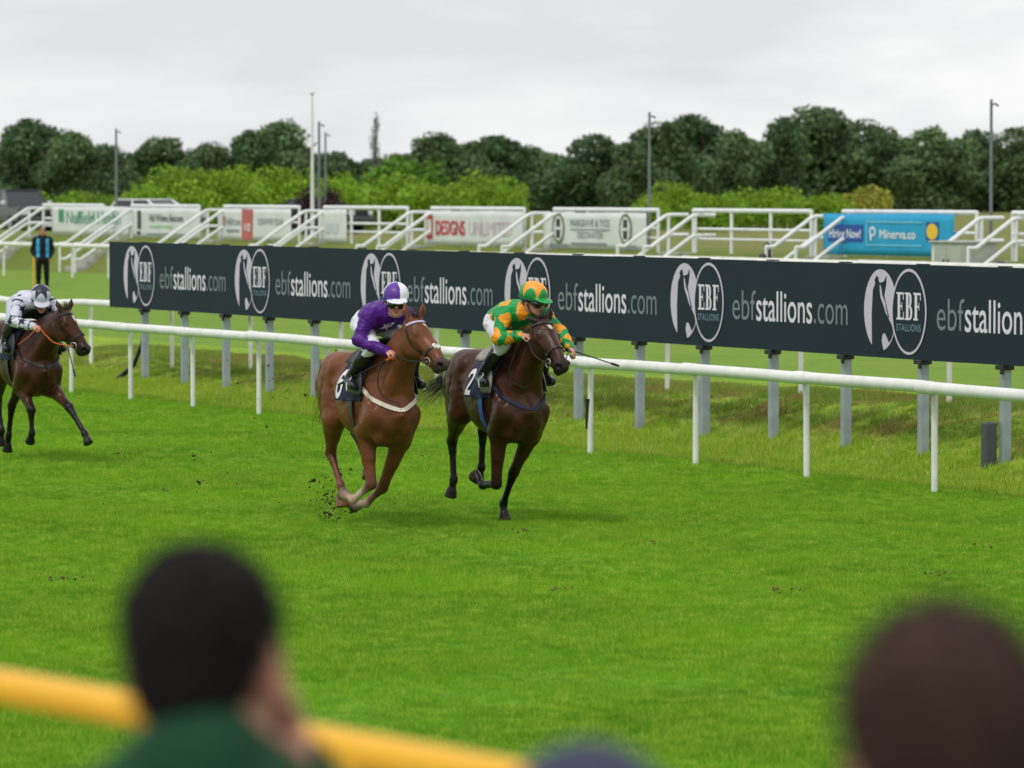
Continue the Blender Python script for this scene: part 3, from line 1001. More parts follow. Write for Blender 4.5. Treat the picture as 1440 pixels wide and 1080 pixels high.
b_text(o, "DESIGNS", .85, 2.1, zb + .30, .42, M_bred, .05, .03); b_text(o, "UNLIMITED", 3.2, 3.0, zb + .30, .42, M_bpink)
o, w, h, zb = banner("white banner with two olive oval crests and grey lettering", 76.0, 69.6, ZP + .02, ZP + 1.02, M_ban)
for xc in (1.0, 5.2):
    b_oval(o, xc, zb + .56, .40, .42, M_bolive); b_oval(o, xc, zb + .56, .30, .34, M_ban, .056); b_rect(o, xc - .12, xc + .12, zb + .30, zb + .82, M_bblack, .062); b_rect(o, xc - .28, xc + .28, zb + .52, zb + .60, M_ban, .068)
    b_rect(o, xc - .55, xc + .65, zb + .02, zb + .13, M_bgrey)
b_text(o, "MARGRAVE & TYZE", 1.75, 2.5, zb + .62, .20, M_bgrey); b_rect(o, 1.75, 4.25, zb + .52, zb + .55, M_bgrey); b_text(o, "DECORATOR", 2.2, 1.6, zb + .30, .18, M_bgrey); b_rect(o, 1.8, 4.0, zb + .10, zb + .18, M_bgrey)
o, w, h, zb = banner("bright blue banner reading Hiring Now with a yellow crest", 59.75, 53.4, ZP + .05, ZP + 1.06, M_bblue)
b_rect(o, .25, 2.0, zb + .32, zb + .74, M_bnavy); b_text(o, "Hiring Now!", .33, 1.6, zb + .42, .22, M_bwhite, .056, .02)
b_rect(o, 2.2, 4.9, zb + .80, zb + .83, M_bltcyan); b_rect(o, 2.2, 4.9, zb + .24, zb + .27, M_bltcyan); b_rect(o, 2.2, 2.24, zb + .28, zb + .795, M_bltcyan)
b_text(o, "Minerva.co", 2.85, 1.75, zb + .42, .22, M_bwhite, .05, .02); b_oval(o, 2.5, zb + .58, .16, .12, M_bwhite); b_oval(o, 2.5, zb + .58, .09, .07, M_bblue, .056); b_rect(o, 2.38, 2.46, zb + .36, zb + .5, M_bwhite)
b_rect(o, 5.1, 5.7, zb + .40, zb + .82, M_bnavy); b_oval(o, 5.4, zb + .60, .27, .19, M_byellow, .056)

# electrical cabinet, bollards by the steps
M_cab = M("cabinet_grey", srgb(172, 176, 168), .6, .08, 4)
o = empty("electrical_cabinet", terr(51.6, 30.6, ZF0 + .7), RAIL_RZ); tag(o, "grey metal electrical cabinet standing at the terrace edge", "cabinet")
g = G(); g.box((0, 0, .42), (1.5, .9, .95), bev=.02); g.build("housing", M_cab, o)
g = G(); g.box((0, 0, .92), (1.58, .98, .05), bev=.01); g.build("lid", M_cab, o)
for x in (-.36, .36):
    g = G(); g.box((x, .46, .42), (.66, .02, .8), bev=.006); d_ = g.build("door", M_cab, o)
    g = G(); g.box((x * .3, .485, .45), (.03, .03, .14), bev=.005); g.build("handle", M_black, d_)
for k, (a, p) in enumerate(((60.9, 30.4), (60.2, 29.9))):
    o = empty("bollard", terr(a, p, float(ground_z(a, p)) - .01)); tag(o, "short black bollard at the foot of the steps by the blue banner", "bollard", "black bollards by the steps")
    g = G(); g.tube([(0, 0, 0), (0, 0, .05), (0, 0, .62), (0, 0, .68), (0, 0, .72)], [.12, .10, .10, .085, .03], 12); g.build("shaft", M_black, o, True)
    g = G(); g.tube([(0, 0, .5), (0, 0, .56)], .104, 12); g.build("band", M_darkgrey, o, True)

# lamp and flag poles
M_pole = M("pole_grey", srgb(118, 126, 130), .5, .1, 3, metal=.3)
M_polew = M("pole_white", srgb(220, 222, 224), .5, .08, 3)
def pole(name, label, u, vtop, Y, r0, r1, mat, lamp=True, base=1.35):
    x = (u - 720) / 6600 * Y; zt = CAM_H + (268 - vtop) / 6600 * Y
    o = empty(name, (x, Y, base)); tag(o, label, "pole", "tall poles beyond the terrace")
    H_ = zt - base
    g = G(); g.tube([(0, 0, -.2), (0, 0, H_ * .5), (0, 0, H_)], [r0, (r0 + r1) / 2, r1], 10); g.build("shaft", mat, o, True)
    g = G(); g.tube([(0, 0, -.1), (0, 0, .12)], [r0 * 2.2, r0 * 1.8], 10); g.build("base_collar", mat, o, True)
    if lamp:
        g = G(); g.tube([(0, 0, H_ - .14), (.09, 0, H_ - .10), (.17, 0, H_ - .16)], [.02, .025, .035], 8); g.build("lamp_head", mat, o, True)
    else:
        vv, ff = uv_sphere((0, 0, H_ + .05), .09, 10, 6); mesh_obj("finial", vv, ff, mat, o, True)
pole("lamp_pole", "slim grey pole above the green-lettered banner", 164, 181, 172, .06, .04, M_pole)
pole("flag_pole", "tall white tapering flagpole in front of the pale hedge", 439.5, 133, 178, .09, .035, M_polew, False)
pole("lamp_pole", "slim grey pole right beside the white flagpole", 449, 171, 150, .05, .04, M_pole)
pole("lamp_pole", "shorter grey pole just past the white flagpole", 458, 186, 190, .055, .04, M_pole)
pole("lamp_pole", "slim grey pole where the crested banner ends", 913, 158, 128, .05, .035, M_pole)
pole("lamp_pole", "tallest slim grey pole behind the electrical cabinet", 1393, 140, 112, .045, .035, M_pole)

# ------------------------------------------------------------------ vehicles on the far field
M_rub = M("tyre_rubber", (.015, .015, .016), .85, .2, 10)
M_glass = M("car_glass", (.02, .025, .03), .08, .1, 5, coat=.5)
M_lamp = M("lamp_clear", srgb(220, 224, 228), .15, .05, 10)
def vehicle(name, label, cat, loc, rz, prof, cab, width, paint, wheels, wr):
    """prof: side outline of the body (x, z); cab: (x0,x1 base, x0,x1 roof, z0,z1)"""
    o = empty(name, loc, rz); tag(o, label, cat)
    B = []
    n = len(prof)
    V, F = [], []
    for y, s in ((-width / 2, 1), (-width / 2 + .10, 1.0), (width / 2 - .10, 1.0), (width / 2, 1)):
        ins = .05 if abs(y) > width / 2 - .05 else 0
        for (x, z) in prof:
            V.append((x * (1 - ins * .3), y, z - ins if z > .6 else z + ins))
    for k in range(3):
        for i in range(n):
            j = (i + 1) % n
            F.append((k * n + i, k * n + j, (k + 1) * n + j, (k + 1) * n + i))
    F += [tuple(range(n))[::-1], tuple(3 * n + i for i in range(n))]
    mesh_obj("body", V, F, paint, o)
    x0, x1, r0, r1, z0, z1 = cab
    wi = width - .12; wt = width - .42
    V = [(x0, -wi / 2, z0), (x1, -wi / 2, z0), (x1, wi / 2, z0), (x0, wi / 2, z0), (r0, -wt / 2, z1), (r1, -wt / 2, z1), (r1, wt / 2, z1), (r0, wt / 2, z1)]
    mesh_obj("cabin_glass", V, [(0, 1, 5, 4), (1, 2, 6, 5), (2, 3, 7, 6), (3, 0, 4, 7)], M_glass, o)
    g = G(); g.box(((r0 + r1) / 2, 0, z1 + .02), (r1 - r0 + .08, wt + .06, .06), bev=.025); g.build("roof", paint, o)
    for (a, b) in ((0, 4), (1, 5), (2, 6), (3, 7)):
        g = G(); g.tube([V[a], V[b]], .045, 6); g.build("pillar", paint, o)
    for sy in (-1, 1):
        for t in (.5,):
            xa = x0 + (x1 - x0) * t; xb = r0 + (r1 - r0) * t
            g = G(); g.tube([(xa, sy * wi / 2, z0), (xb, sy * wt / 2, z1)], .04, 6); g.build("pillar", paint, o)
        g = G(); g.box((x1 - .25, sy * (width / 2 + .10), z0 + .12), (.10, .20, .16), bev=.03); g.build("mirror", M_lamp if cat == "pickup" else paint, o)
        xf = max(p[0] for p in prof)
        g = G(); g.box((xf - .04, sy * (width / 2 - .28), .86), (.10, .36, .18), bev=.03); g.build("headlight", M_lamp, o)
        for x in wheels:
            wl_ = empty("wheel"); wl_.parent = o
            g = G(); g.tube([(x, sy * (width / 2 - .24), wr), (x, sy * (width / 2 - .20), wr), (x, sy * (width / 2 - .02), wr), (x, sy * (width / 2 + .02), wr)], [wr * .9, wr, wr, wr * .9], 18); g.build("tyre", M_rub, wl_, True)
            g = G(); g.tube([(x, sy * (width / 2 - .01), wr), (x, sy * (width / 2 + .028), wr)], [wr * .62, wr * .55], 12); g.build("rim", M_steel0, wl_, True)
    g = G(); g.box((max(p[0] for p in prof) + .02, 0, .62), (.12, width * .94, .22), bev=.04); g.build("bumper", M_darkgrey, o)
    g = G(); g.box((max(p[0] for p in prof) + .005, 0, .88), (.06, width * .5, .24), bev=.02); g.build("grille", M_black, o)
    return o
M_steel0 = M("wheel_alloy", (.4, .41, .42), .35, .1, 8, metal=.8)
vz = float(ground_z(150, 80))
vehicle("pickup_truck", "dark grey pickup truck parked in front of the hedge", "pickup", (-21.0, 199, vz), math.radians(-62),
        [(-2.6, .45), (2.55, .45), (2.62, .75), (2.5, 1.08), (1.2, 1.18), (-2.6, 1.18)], (-.75, 1.35, -.45, .65, 1.17, 1.80), 1.9, M("dark_car_paint", srgb(26, 30, 38), .28, .08, 3, coat=.6), (-1.65, 1.65), .40)
vehicle("parked_car", "white car seen only as a roof above the black-edged banner", "car", (-14.2, 186, vz), math.radians(-40),
        [(-2.1, .35), (2.05, .35), (2.15, .65), (2.0, .85), (1.0, .95), (-2.1, .98)], (-1.75, 1.15, -1.35, .35, .95, 1.42), 1.78, M("white_car_paint", srgb(224, 228, 232), .3, .04, 3, coat=.6), (-1.3, 1.3), .32)
vehicle("parked_car", "dark car glimpsed behind the open railing beside the blank banner", "car", (-8.0, 196, vz), math.radians(-35),
        [(-2.1, .35), (2.05, .35), (2.15, .65), (2.0, .85), (1.0, .95), (-2.1, .98)], (-1.6, 1.15, -1.1, .35, .95, 1.40), 1.78, M("black_car_paint", srgb(34, 36, 44), .28, .08, 3, coat=.6), (-1.3, 1.3), .32)

# ------------------------------------------------------------------ trees, hedge and shrubs
def leaf_mat(name, rough=.6):
    m = M(name, rough=rough, var=.25, scale=.9, attr="Col", spec=.25)
    nt = m.node_tree
    b = nt.nodes["Principled BSDF"]
    tr = nt.nodes.new("ShaderNodeBsdfTranslucent")
    src = b.inputs['Base Color'].links[0].from_socket
    nt.links.new(src, tr.inputs['Color'])
    ms = nt.nodes.new("ShaderNodeMixShader"); ms.inputs['Fac'].default_value = .25
    nt.links.new(b.outputs['BSDF'], ms.inputs[1]); nt.links.new(tr.outputs['BSDF'], ms.inputs[2])
    nt.links.new(ms.outputs['Shader'], nt.nodes["Material Output"].inputs['Surface'])
    return m
M_leaf = leaf_mat("tree_leaves")
M_bark = M("bark", srgb(70, 58, 46), .9, .3, 3, bump=.4)

def crown_mesh(name, seed, lumps, n_leaf, leaf, cols, shell=.55):
    """lumps: list of (centre, radii); leaves spread through the outer part of every lump, denser near its surface"""
    r = np.random.default_rng(seed)
    vol = np.array([np.prod(l[1]) ** .67 for l in lumps]); pr = vol / vol.sum()
    idx = r.choice(len(lumps), n_leaf, p=pr)
    c = np.array([l[0] for l in lumps])[idx]; rad = np.array([l[1] for l in lumps])[idx]
    d = r.normal(size=(n_leaf, 3)); d /= np.linalg.norm(d, axis=1)[:, None]
    t = shell + (1.06 - shell) * r.uniform(size=n_leaf) ** .6
    bump = 1 + .14 * vnoise(d[:, 0] * 3.1 + idx, d[:, 1] * 3.1, d[:, 2] * 3.1, seed)
    P = c + d * rad * (t * bump)[:, None]
    u = r.normal(size=(n_leaf, 3)); u /= np.linalg.norm(u, axis=1)[:, None]
    w = np.cross(u, d + .6 * r.normal(size=(n_leaf, 3))); w /= np.maximum(np.linalg.norm(w, axis=1), 1e-6)[:, None]
    s = leaf * r.uniform(.6, 1.35, n_leaf)[:, None]
    V = np.empty((n_leaf, 4, 3))
    V[:, 0] = P - u * s; V[:, 1] = P + w * s * .55; V[:, 2] = P + u * s; V[:, 3] = P - w * s * .55
    F = np.arange(n_leaf * 4).reshape(-1, 4)
    lc = r.uniform(.74, 1.32, len(lumps))[idx]
    mixf = r.uniform(size=n_leaf)
    C = (np.array(cols[0]) * (1 - mixf[:, None]) + np.array(cols[1]) * mixf[:, None]) * lc[:, None]
    me = bpy.data.meshes.new(name)
    me.from_pydata(V.reshape(-1, 3), [], F)
    ca = me.color_attributes.new("Col", 'FLOAT_COLOR', 'POINT')
    cc = np.ones((n_leaf * 4, 4), np.float32); cc[:, :3] = np.repeat(C, 4, 0)
    ca.data.foreach_set("color", cc.ravel())
    me.materials.append(M_leaf)
    return me

def lumpy(seed, n, rx, rz, zc, lump=.42):
    r = np.random.default_rng(seed)
    out = []
    for i in range(n):
        d = r.normal(size=3); d /= np.linalg.norm(d)
        t = r.uniform(.35, .78)
        c = np.array([d[0] * rx * t, d[1] * rx * t, zc + d[2] * rz * t])
        q = lump * r.uniform(.7, 1.25)
        out.append((c, np.array([rx * q, rx * q, rz * q * .9])))
    out.append((np.array([0, 0, zc]), np.array([rx * .6, rx * .6, rz * .6])))
    return out

def treelumps(seed):
    """a few large domes of different height carrying many small clumps, inside the unit sphere"""
    r = np.random.default_rng(seed)
    out = [(np.array([0, 0, -.1]), np.array([.62, .62, .62])), (np.array([0, 0, -.55]), np.array([.70, .70, .42]))]
    domes = []
    for i in range(6):
        an = i * 1.05 + r.uniform(-.4, .4); t = r.uniform(.30, .55)
        domes.append((np.array([t * math.cos(an), t * math.sin(an), r.uniform(-.35, .42)]), r.uniform(.30, .46)))
    domes.append((np.array([r.uniform(-.2, .2), r.uniform(-.2, .2), .45]), .45))
    for c, q in domes:
        out.append((c, np.array([q, q, q * .9])))
        for j in range(7):
            d = r.normal(size=3); d /= np.linalg.norm(d); d[2] = abs(d[2]) * .9 - .15
            out.append((c + d * q * .85, np.array([1, 1, .8]) * q * r.uniform(.25, .5)))
    top = max(c[2] + q[2] for c, q in out)
    return [(np.array([c[0], c[1], c[2] * (1 / top if c[2] > 0 else 1)]), q) for c, q in out]

def trunk_mesh(name, seed, h, r0, spread):
    r = np.random.default_rng(seed)
    g = G()
    g.tube([(0, 0, -.3), (.05, 0, h * .3), (.1, .05, h * .6)], [r0, r0 * .75, r0 * .55], 8)
    for i in range(5):
        an = i * 1.26 + r.uniform(-.3, .3)
        s = r.uniform(.5, .9) * spread
        g.tube([(.05, 0, h * r.uniform(.3, .5)), (s * .5 * math.cos(an), s * .5 * math.sin(an), h * .65), (s * math.cos(an), s * math.sin(an), h * .85)], [r0 * .4, r0 * .28, r0 * .1], 6)
    me = bpy.data.meshes.new(name); me.from_pydata(g.v, [], g.f); me.materials.append(M_bark)
    return me
DK1, DK2 = srgb(62, 88, 60), srgb(98, 124, 78)  # leaf greens lightened and greyed to stand in for distance haze
tree_vars = [(crown_mesh("crown", 40 + i, treelumps(50 + i), 11500, .048, (DK1, DK2) if i % 2 else (srgb(72, 98, 64), srgb(110, 134, 84))), trunk_mesh("trunk", 60 + i, 1.0, .07, .5)) for i in range(5)]
def link_child(name, me, parent, loc, sc):
    o = bpy.data.objects.new(name, me); COL.objects.link(o); o.parent = parent
    o.location = loc; o.scale = sc
    return o
trees = [(-42, 202, 62), (30, 166, 58), (98, 182, 50), (150, 202, 44), (235, 190, 55), (292, 198, 40), (345, 182, 44), (398, 168, 58), (470, 213, 50), (560, 214, 50), (622, 184, 54), (686, 190, 58),
         (748, 204, 48), (822, 188, 66), (886, 196, 44), (928, 170, 52), (988, 160, 62), (1038, 182, 44), (1092, 164, 48), (1152, 146, 78), (1216, 166, 55), (1258, 190, 40), (1312, 178, 60), (1372, 182, 55), (1430, 176, 60), (1505, 180, 62),
         (520, 222, 46), (60, 210, 60), (190, 214, 50), (710, 216, 50), (780, 214, 50), (870, 212, 46), (1070, 205, 50), (1280, 206, 55), (1400, 208, 55), (310, 216, 50), (430, 216, 44), (650, 220, 40), (-10, 205, 55), (125, 206, 50), (265, 208, 48), (385, 205, 46), (590, 212, 44), (760, 212, 46), (930, 200, 50), (1010, 195, 50), (1120, 190, 55), (1190, 190, 50), (1340, 200, 55), (1460, 200, 60), (-110, 190, 60), (-185, 180, 62), (-265, 195, 60), (-340, 185, 64), (-420, 190, 60), (-70, 205, 60), (1580, 178, 62), (1660, 170, 66), (1750, 185, 60), (1830, 180, 60)]
MARKS = [(-300, "the open field past the pickup"), (35, "the parked pickup"), (130, "the green-lettered banner"), (235, "the black-edged banner"), (350, "the red-block banner"), (440, "the white flagpole"), (528, "the thin poplar"),
         (584, "the rounded bush"), (665, "the red DESIGNS banner"), (750, "the end of the tall hedge"), (830, "the crested banner"), (913, "the pole by the crested banner"), (985, "the open railing"),
         (1080, "the steps before the blue banner"), (1180, "the Hiring Now panel"), (1290, "the yellow crest of the blue banner"), (1393, "the tallest grey pole"), (1480, "the ground past the tallest pole")]
def near_mark(u):
    return min(MARKS, key=lambda m_: abs(m_[0] - u))[1]
rt = np.random.default_rng(3)
for k, (u, vt, hw) in enumerate(trees):
    Y = (380 + rt.uniform(-20, 20)) if k < 26 else 425 + rt.uniform(-15, 15)
    base = .9
    x = (u - 720) / 6600 * Y; zt = CAM_H + (268 - vt) / 6600 * Y
    rx = hw / 6600 * Y * 1.32
    H_ = zt - base
    o = empty("broadleaf_tree", (x, Y, base), rt.uniform(0, 6.28))
    lab = ('dark broad-leaved tree rising above ' if k < 26 else 'lower dark tree deep in the wood behind ') + near_mark(u)
    if k == 1: lab = "tall dark tree standing above the parked pickup"
    if k == 19: lab = "tallest and broadest dark tree above the blue banner"
    if k == 7: lab = "rounded dark tree just beside the white flagpole"
    if k == 13: lab = "broad dark tree showing down to the railing in the hedge gap"
    tag(o, lab, "tree", "trees of the far wood")
    cm, tm = tree_vars[k % 5]
    rz = H_ * .52
    link_child("crown", cm, o, (0, 0, H_ - rz * .97), (rx * 1.05, rx * .95, rz))
    link_child("trunk", tm, o, (0, 0, 0), (H_ * .9, H_ * .9, H_ * .9))

# thin poplar with a sparse crown, distance haze mixed into its pale leaf colours
o = empty("poplar_tree", ((528 - 720) / 6600 * 350, 350, .9)); tag(o, "thin sparse poplar standing alone above the pale hedge", "tree")
zt = CAM_H + (268 - 158) / 6600 * 350 - .9
cm = crown_mesh("crown", 88, [(np.array([.12 * math.sin(i), .1 * math.cos(i * 2), zt * (.45 + .06 * i)]), np.array([.55 - .04 * i, .5 - .04 * i, .62])) for i in range(9)], 620, .10, (srgb(112, 120, 104), srgb(138, 142, 124)), .1)
link_child("crown", cm, o, (0, 0, 0), (1, 1, 1))
g = G(); g.tube([(0, 0, -.2), (0, 0, zt * .5), (.1, 0, zt * .98)], [.16, .09, .02], 7)
for i in range(8):
    z = zt * (.45 + .06 * i); an = i * 2.1
    g.tube([(0, 0, z), (.4 * math.cos(an), .4 * math.sin(an), z + .7)], [.04, .01], 5)
g.build("trunk", M_bark, o, True)

LG1, LG2 = srgb(104, 142, 32), srgb(142, 176, 48)
shrub_vars = [crown_mesh("foliage", 100 + i, lumpy(110 + i, 16, 1.0, 1.0, 0, .42), 4200, .05, (LG1, LG2), .5) for i in range(3)]
yel = crown_mesh("foliage", 130, lumpy(131, 12, 1.0, 1.0, 0, .46), 2200, .075, (srgb(128, 150, 56), srgb(186, 176, 70)), .5)
mid = crown_mesh("foliage", 133, lumpy(134, 14, 1.0, 1.0, 0, .46), 3200, .065, (srgb(70, 112, 30), srgb(102, 142, 42)), .5)
pur = crown_mesh("foliage", 135, lumpy(136, 12, 1.0, 1.0, 0, .5), 2200, .07, (srgb(44, 24, 30), srgb(70, 40, 46)), .5)
shrub_stem = trunk_mesh("stem", 77, 1.0, .05, .4)
shrubs = [(-180, 268, 40), (-130, 270, 40), (-82, 271, 38), (-35, 272, 36), (12, 270, 32), (60, 268, 36), (112, 268, 36), (162, 265, 36), (210, 250, 36), (252, 232, 42), (300, 223, 48), (352, 231, 42), (402, 233, 42), (452, 238, 40), (502, 240, 42), (556, 243, 42), (610, 246, 42), (656, 238, 42), (694, 250, 34), (720, 250, 26),
          (922, 271, 26), (952, 255, 32), (1000, 262, 36), (1050, 262, 42), (1100, 262, 42), (1150, 264, 36)]
def shrub(name, label, grp, u, vt, hw, me, Y, base=1.0, stretch=1.0):
    x = (u - 720) / 6600 * Y; zt = CAM_H + (268 - vt) / 6600 * Y
    rx = hw / 6600 * Y * 1.5; H_ = zt - base
    o = empty(name, (x, Y, base), rt.uniform(0, 6.28)); tag(o, label, "shrub", grp)
    link_child("foliage", me, o, (0, 0, H_ * .5), (rx, rx * stretch, H_ * .54))
    link_child("stem", shrub_stem, o, (0, 0, 0), (H_ * .7, H_ * .7, H_ * .7))
for k, (u, vt, hw) in enumerate(shrubs):
    shrub("hedge_shrub", "bright yellow-green hedge shrub growing behind " + near_mark(u), "bright hedge shrubs", u, vt, hw, shrub_vars[k % 3], 212 + 8 * math.sin(k * 1.9))
shrub("hedge_shrub", "larger yellow-tinged hedge shrub above the blue banner", "yellowing hedge shrubs", 1202, 262, 36, yel, 214)
shrub("hedge_shrub", "small yellow-tinged shrub ending the hedge above the blue banner", "yellowing hedge shrubs", 1232, 268, 22, yel, 216)
shrub("rounded_bush", "darker green rounded bush rising behind the bright hedge", None, 584, 211, 52, mid, 240)
shrub("copper_bush", "dark purple clipped bush beside the pole, under the flagpole", "dark purple bushes", 428, 266, 15, pur, 190)
shrub("copper_bush", "dark purple clipped bush beside the pole, past the flagpole", "dark purple bushes", 468, 265, 15, pur, 190)
# ------------------------------------------------------------------ horses
M_leather = M("black_leather", (.012, .012, .013), .42, .3, 30)
M_steel = M("bit_steel", (.55, .56, .58), .25, .1, 30, metal=1.0)
M_eye = M("eye_gloss", (.006, .004, .003), .06, .1, 10, coat=.6)
def coat_mat(name, rough=.36):
    return M(name, rough=rough, var=.22, scale=4, bump=.28, bscale=15, attr="Col", spec=.22)

def resample(pts, step=.02, closed=False):
    P = [np.array(p, float) for p in pts]
    if closed:
        P = P + [P[0]]
    out = []
    n = len(P)
    for i in range(n - 1):
        p0 = P[i - 1] if i > 0 else (P[-2] if closed else P[i])
        p3 = P[i + 2] if i + 2 < n else (P[1] if closed else P[i + 1])
        p1, p2 = P[i], P[i + 1]
        m = max(1, int(np.linalg.norm(p2 - p1) / step))
        for k in range(m):
            t = k / m
            out.append(.5 * (2 * p1 + (p2 - p0) * t + (2 * p0 - 5 * p1 + 4 * p2 - p3) * t * t + (3 * p1 - p0 - 3 * p2 + p3) * t ** 3))
    if not closed:
        out.append(P[-1])
    return np.array(out)

def ribbon(name, P, N, width, thick, mat, parent, closed=False):
    """flat strap along P with surface normals N"""
    n = len(P)
    V, Fc = [], []
    for i in range(n):
        a = P[(i - 1) % n] if (closed or i > 0) else P[i]
        b = P[(i + 1) % n] if (closed or i < n - 1) else P[i]
        t = unit(b - a); nn = unit(N[i]); w = unit(np.cross(t, nn))
        for (x, y) in ((-1, 0), (-1, 1), (1, 1), (1, 0)):
            V.append(P[i] + w * x * width / 2 + nn * y * thick)
    m = n if closed else n - 1
    for i in range(m):
        j = (i + 1) % n
        for k in range(4):
            k2 = (k + 1) % 4
            Fc.append((i * 4 + k, i * 4 + k2, j * 4 + k2, j * 4 + k))
    if not closed:
        Fc += [(3, 2, 1, 0), tuple((n - 1) * 4 + k for k in range(4))]
    return mesh_obj(name, V, Fc, mat, parent, False)

def strap(name, blob, pts, width, mat, parent, closed=False, off=.002, thick=.005):
    P = blob.snap(resample(pts, .02, closed), off)
    return ribbon(name, P, blob.grad(P), width, thick, mat, parent, closed)

def pchip_table(s, v, q):
    # smooth interpolation of a profile
    s = np.array(s, float); v = np.array(v, float)
    m = np.gradient(v, s)
    i = np.clip(np.searchsorted(s, q) - 1, 0, len(s) - 2)
    h = s[i + 1] - s[i]
    t = np.clip((q - s[i]) / h, 0, 1)
    return ((2 * t ** 3 - 3 * t ** 2 + 1) * v[i] + (t ** 3 - 2 * t ** 2 + t) * h * m[i]
            + (-2 * t ** 3 + 3 * t ** 2) * v[i + 1] + (t ** 3 - t ** 2) * h * m[i + 1])

TR_S = [-.88, -.80, -.66, -.46, -.26, -.05, .15, .32, .45, .58, .68, .76]
TR_T = [1.40, 1.50, 1.59, 1.635, 1.62, 1.575, 1.555, 1.60, 1.61, 1.49, 1.36, 1.22]
TR_B = [1.20, 1.10, 1.00, .96, .93, .875, .81, .775, .765, .80, .86, .95]
TR_W = [.09, .17, .235, .265, .255, .262, .275, .262, .240, .225, .19, .12]
_q = np.linspace(-.88, .76, 200)
_tt, _tb, _tw = (pchip_table(TR_S, a, _q) for a in (TR_T, TR_B, TR_W))

def trunk_fn(X, Y, Z):
    X = np.asarray(X); sc = np.clip(X, -.88, .76)
    t, b, w = np.interp(sc, _q, _tt), np.interp(sc, _q, _tb), np.interp(sc, _q, _tw)
    c = b + (t - b) * .46
    hh = np.where(Z > c, t - c, c - b)
    e = 2.25
    r = (np.abs(Y / w) ** e + np.abs((Z - c) / hh) ** e) ** (1 / e)
    d = (r - 1) * np.minimum(w, hh) * .85
    return np.sqrt(np.maximum(d, 0) ** 2 + (X - sc) ** 2) + np.minimum(d, 0)

Y3 = np.array([0., 1., 0.])

def lower_leg(B, K, Fk, Hf, fore, cU, cK, cC, cP, cH):
    """cannon, fetlock, pastern and hoof below the knee or hock K"""
    t = unit(Fk - K); bk = np.cross(Y3, t)
    B.cap(K, lerp(K, Fk, .3), .050 if fore else .052, .037, k=.02, col=cK)
    B.cap(lerp(K, Fk, .12), Fk, .034 if fore else .037, .032 if fore else .034, k=.015, col=cC, n=Y3, q=.88)
    B.cap(lerp(K, Fk, .1) + bk * .026, Fk + bk * .022, .017, .019, k=.012, col=cC)       # flexor tendons
    B.cap(Fk - t * .012, Fk + t * .012, .039, .038, k=.018, col=cP)
    B.cap(Fk + bk * .022, Fk + bk * .026 + t * .012, .026, .022, k=.015, col=cP)           # ergot bulge
    h = Hf - Fk; ht = unit(h)
    P1 = Fk + h * .58
    B.cap(Fk, P1, .033, .035, k=.018, col=cP)
    B.cap(P1, P1 + ht * .010, .043, .047, k=.012, col=cP)                                  # coronet
    B.cap(P1 + ht * .018, Hf + ht * .05, .052, .078, k=.008, col=cH, cut=(Hf, ht))          # hoof
    hb = np.cross(Y3, ht)
    B.cap(lerp(P1, Hf, .35) + hb * .030, Hf + hb * .038 + ht * .03, .030, .044, k=.010, col=cH, cut=(Hf - ht * .004, ht))   # heel

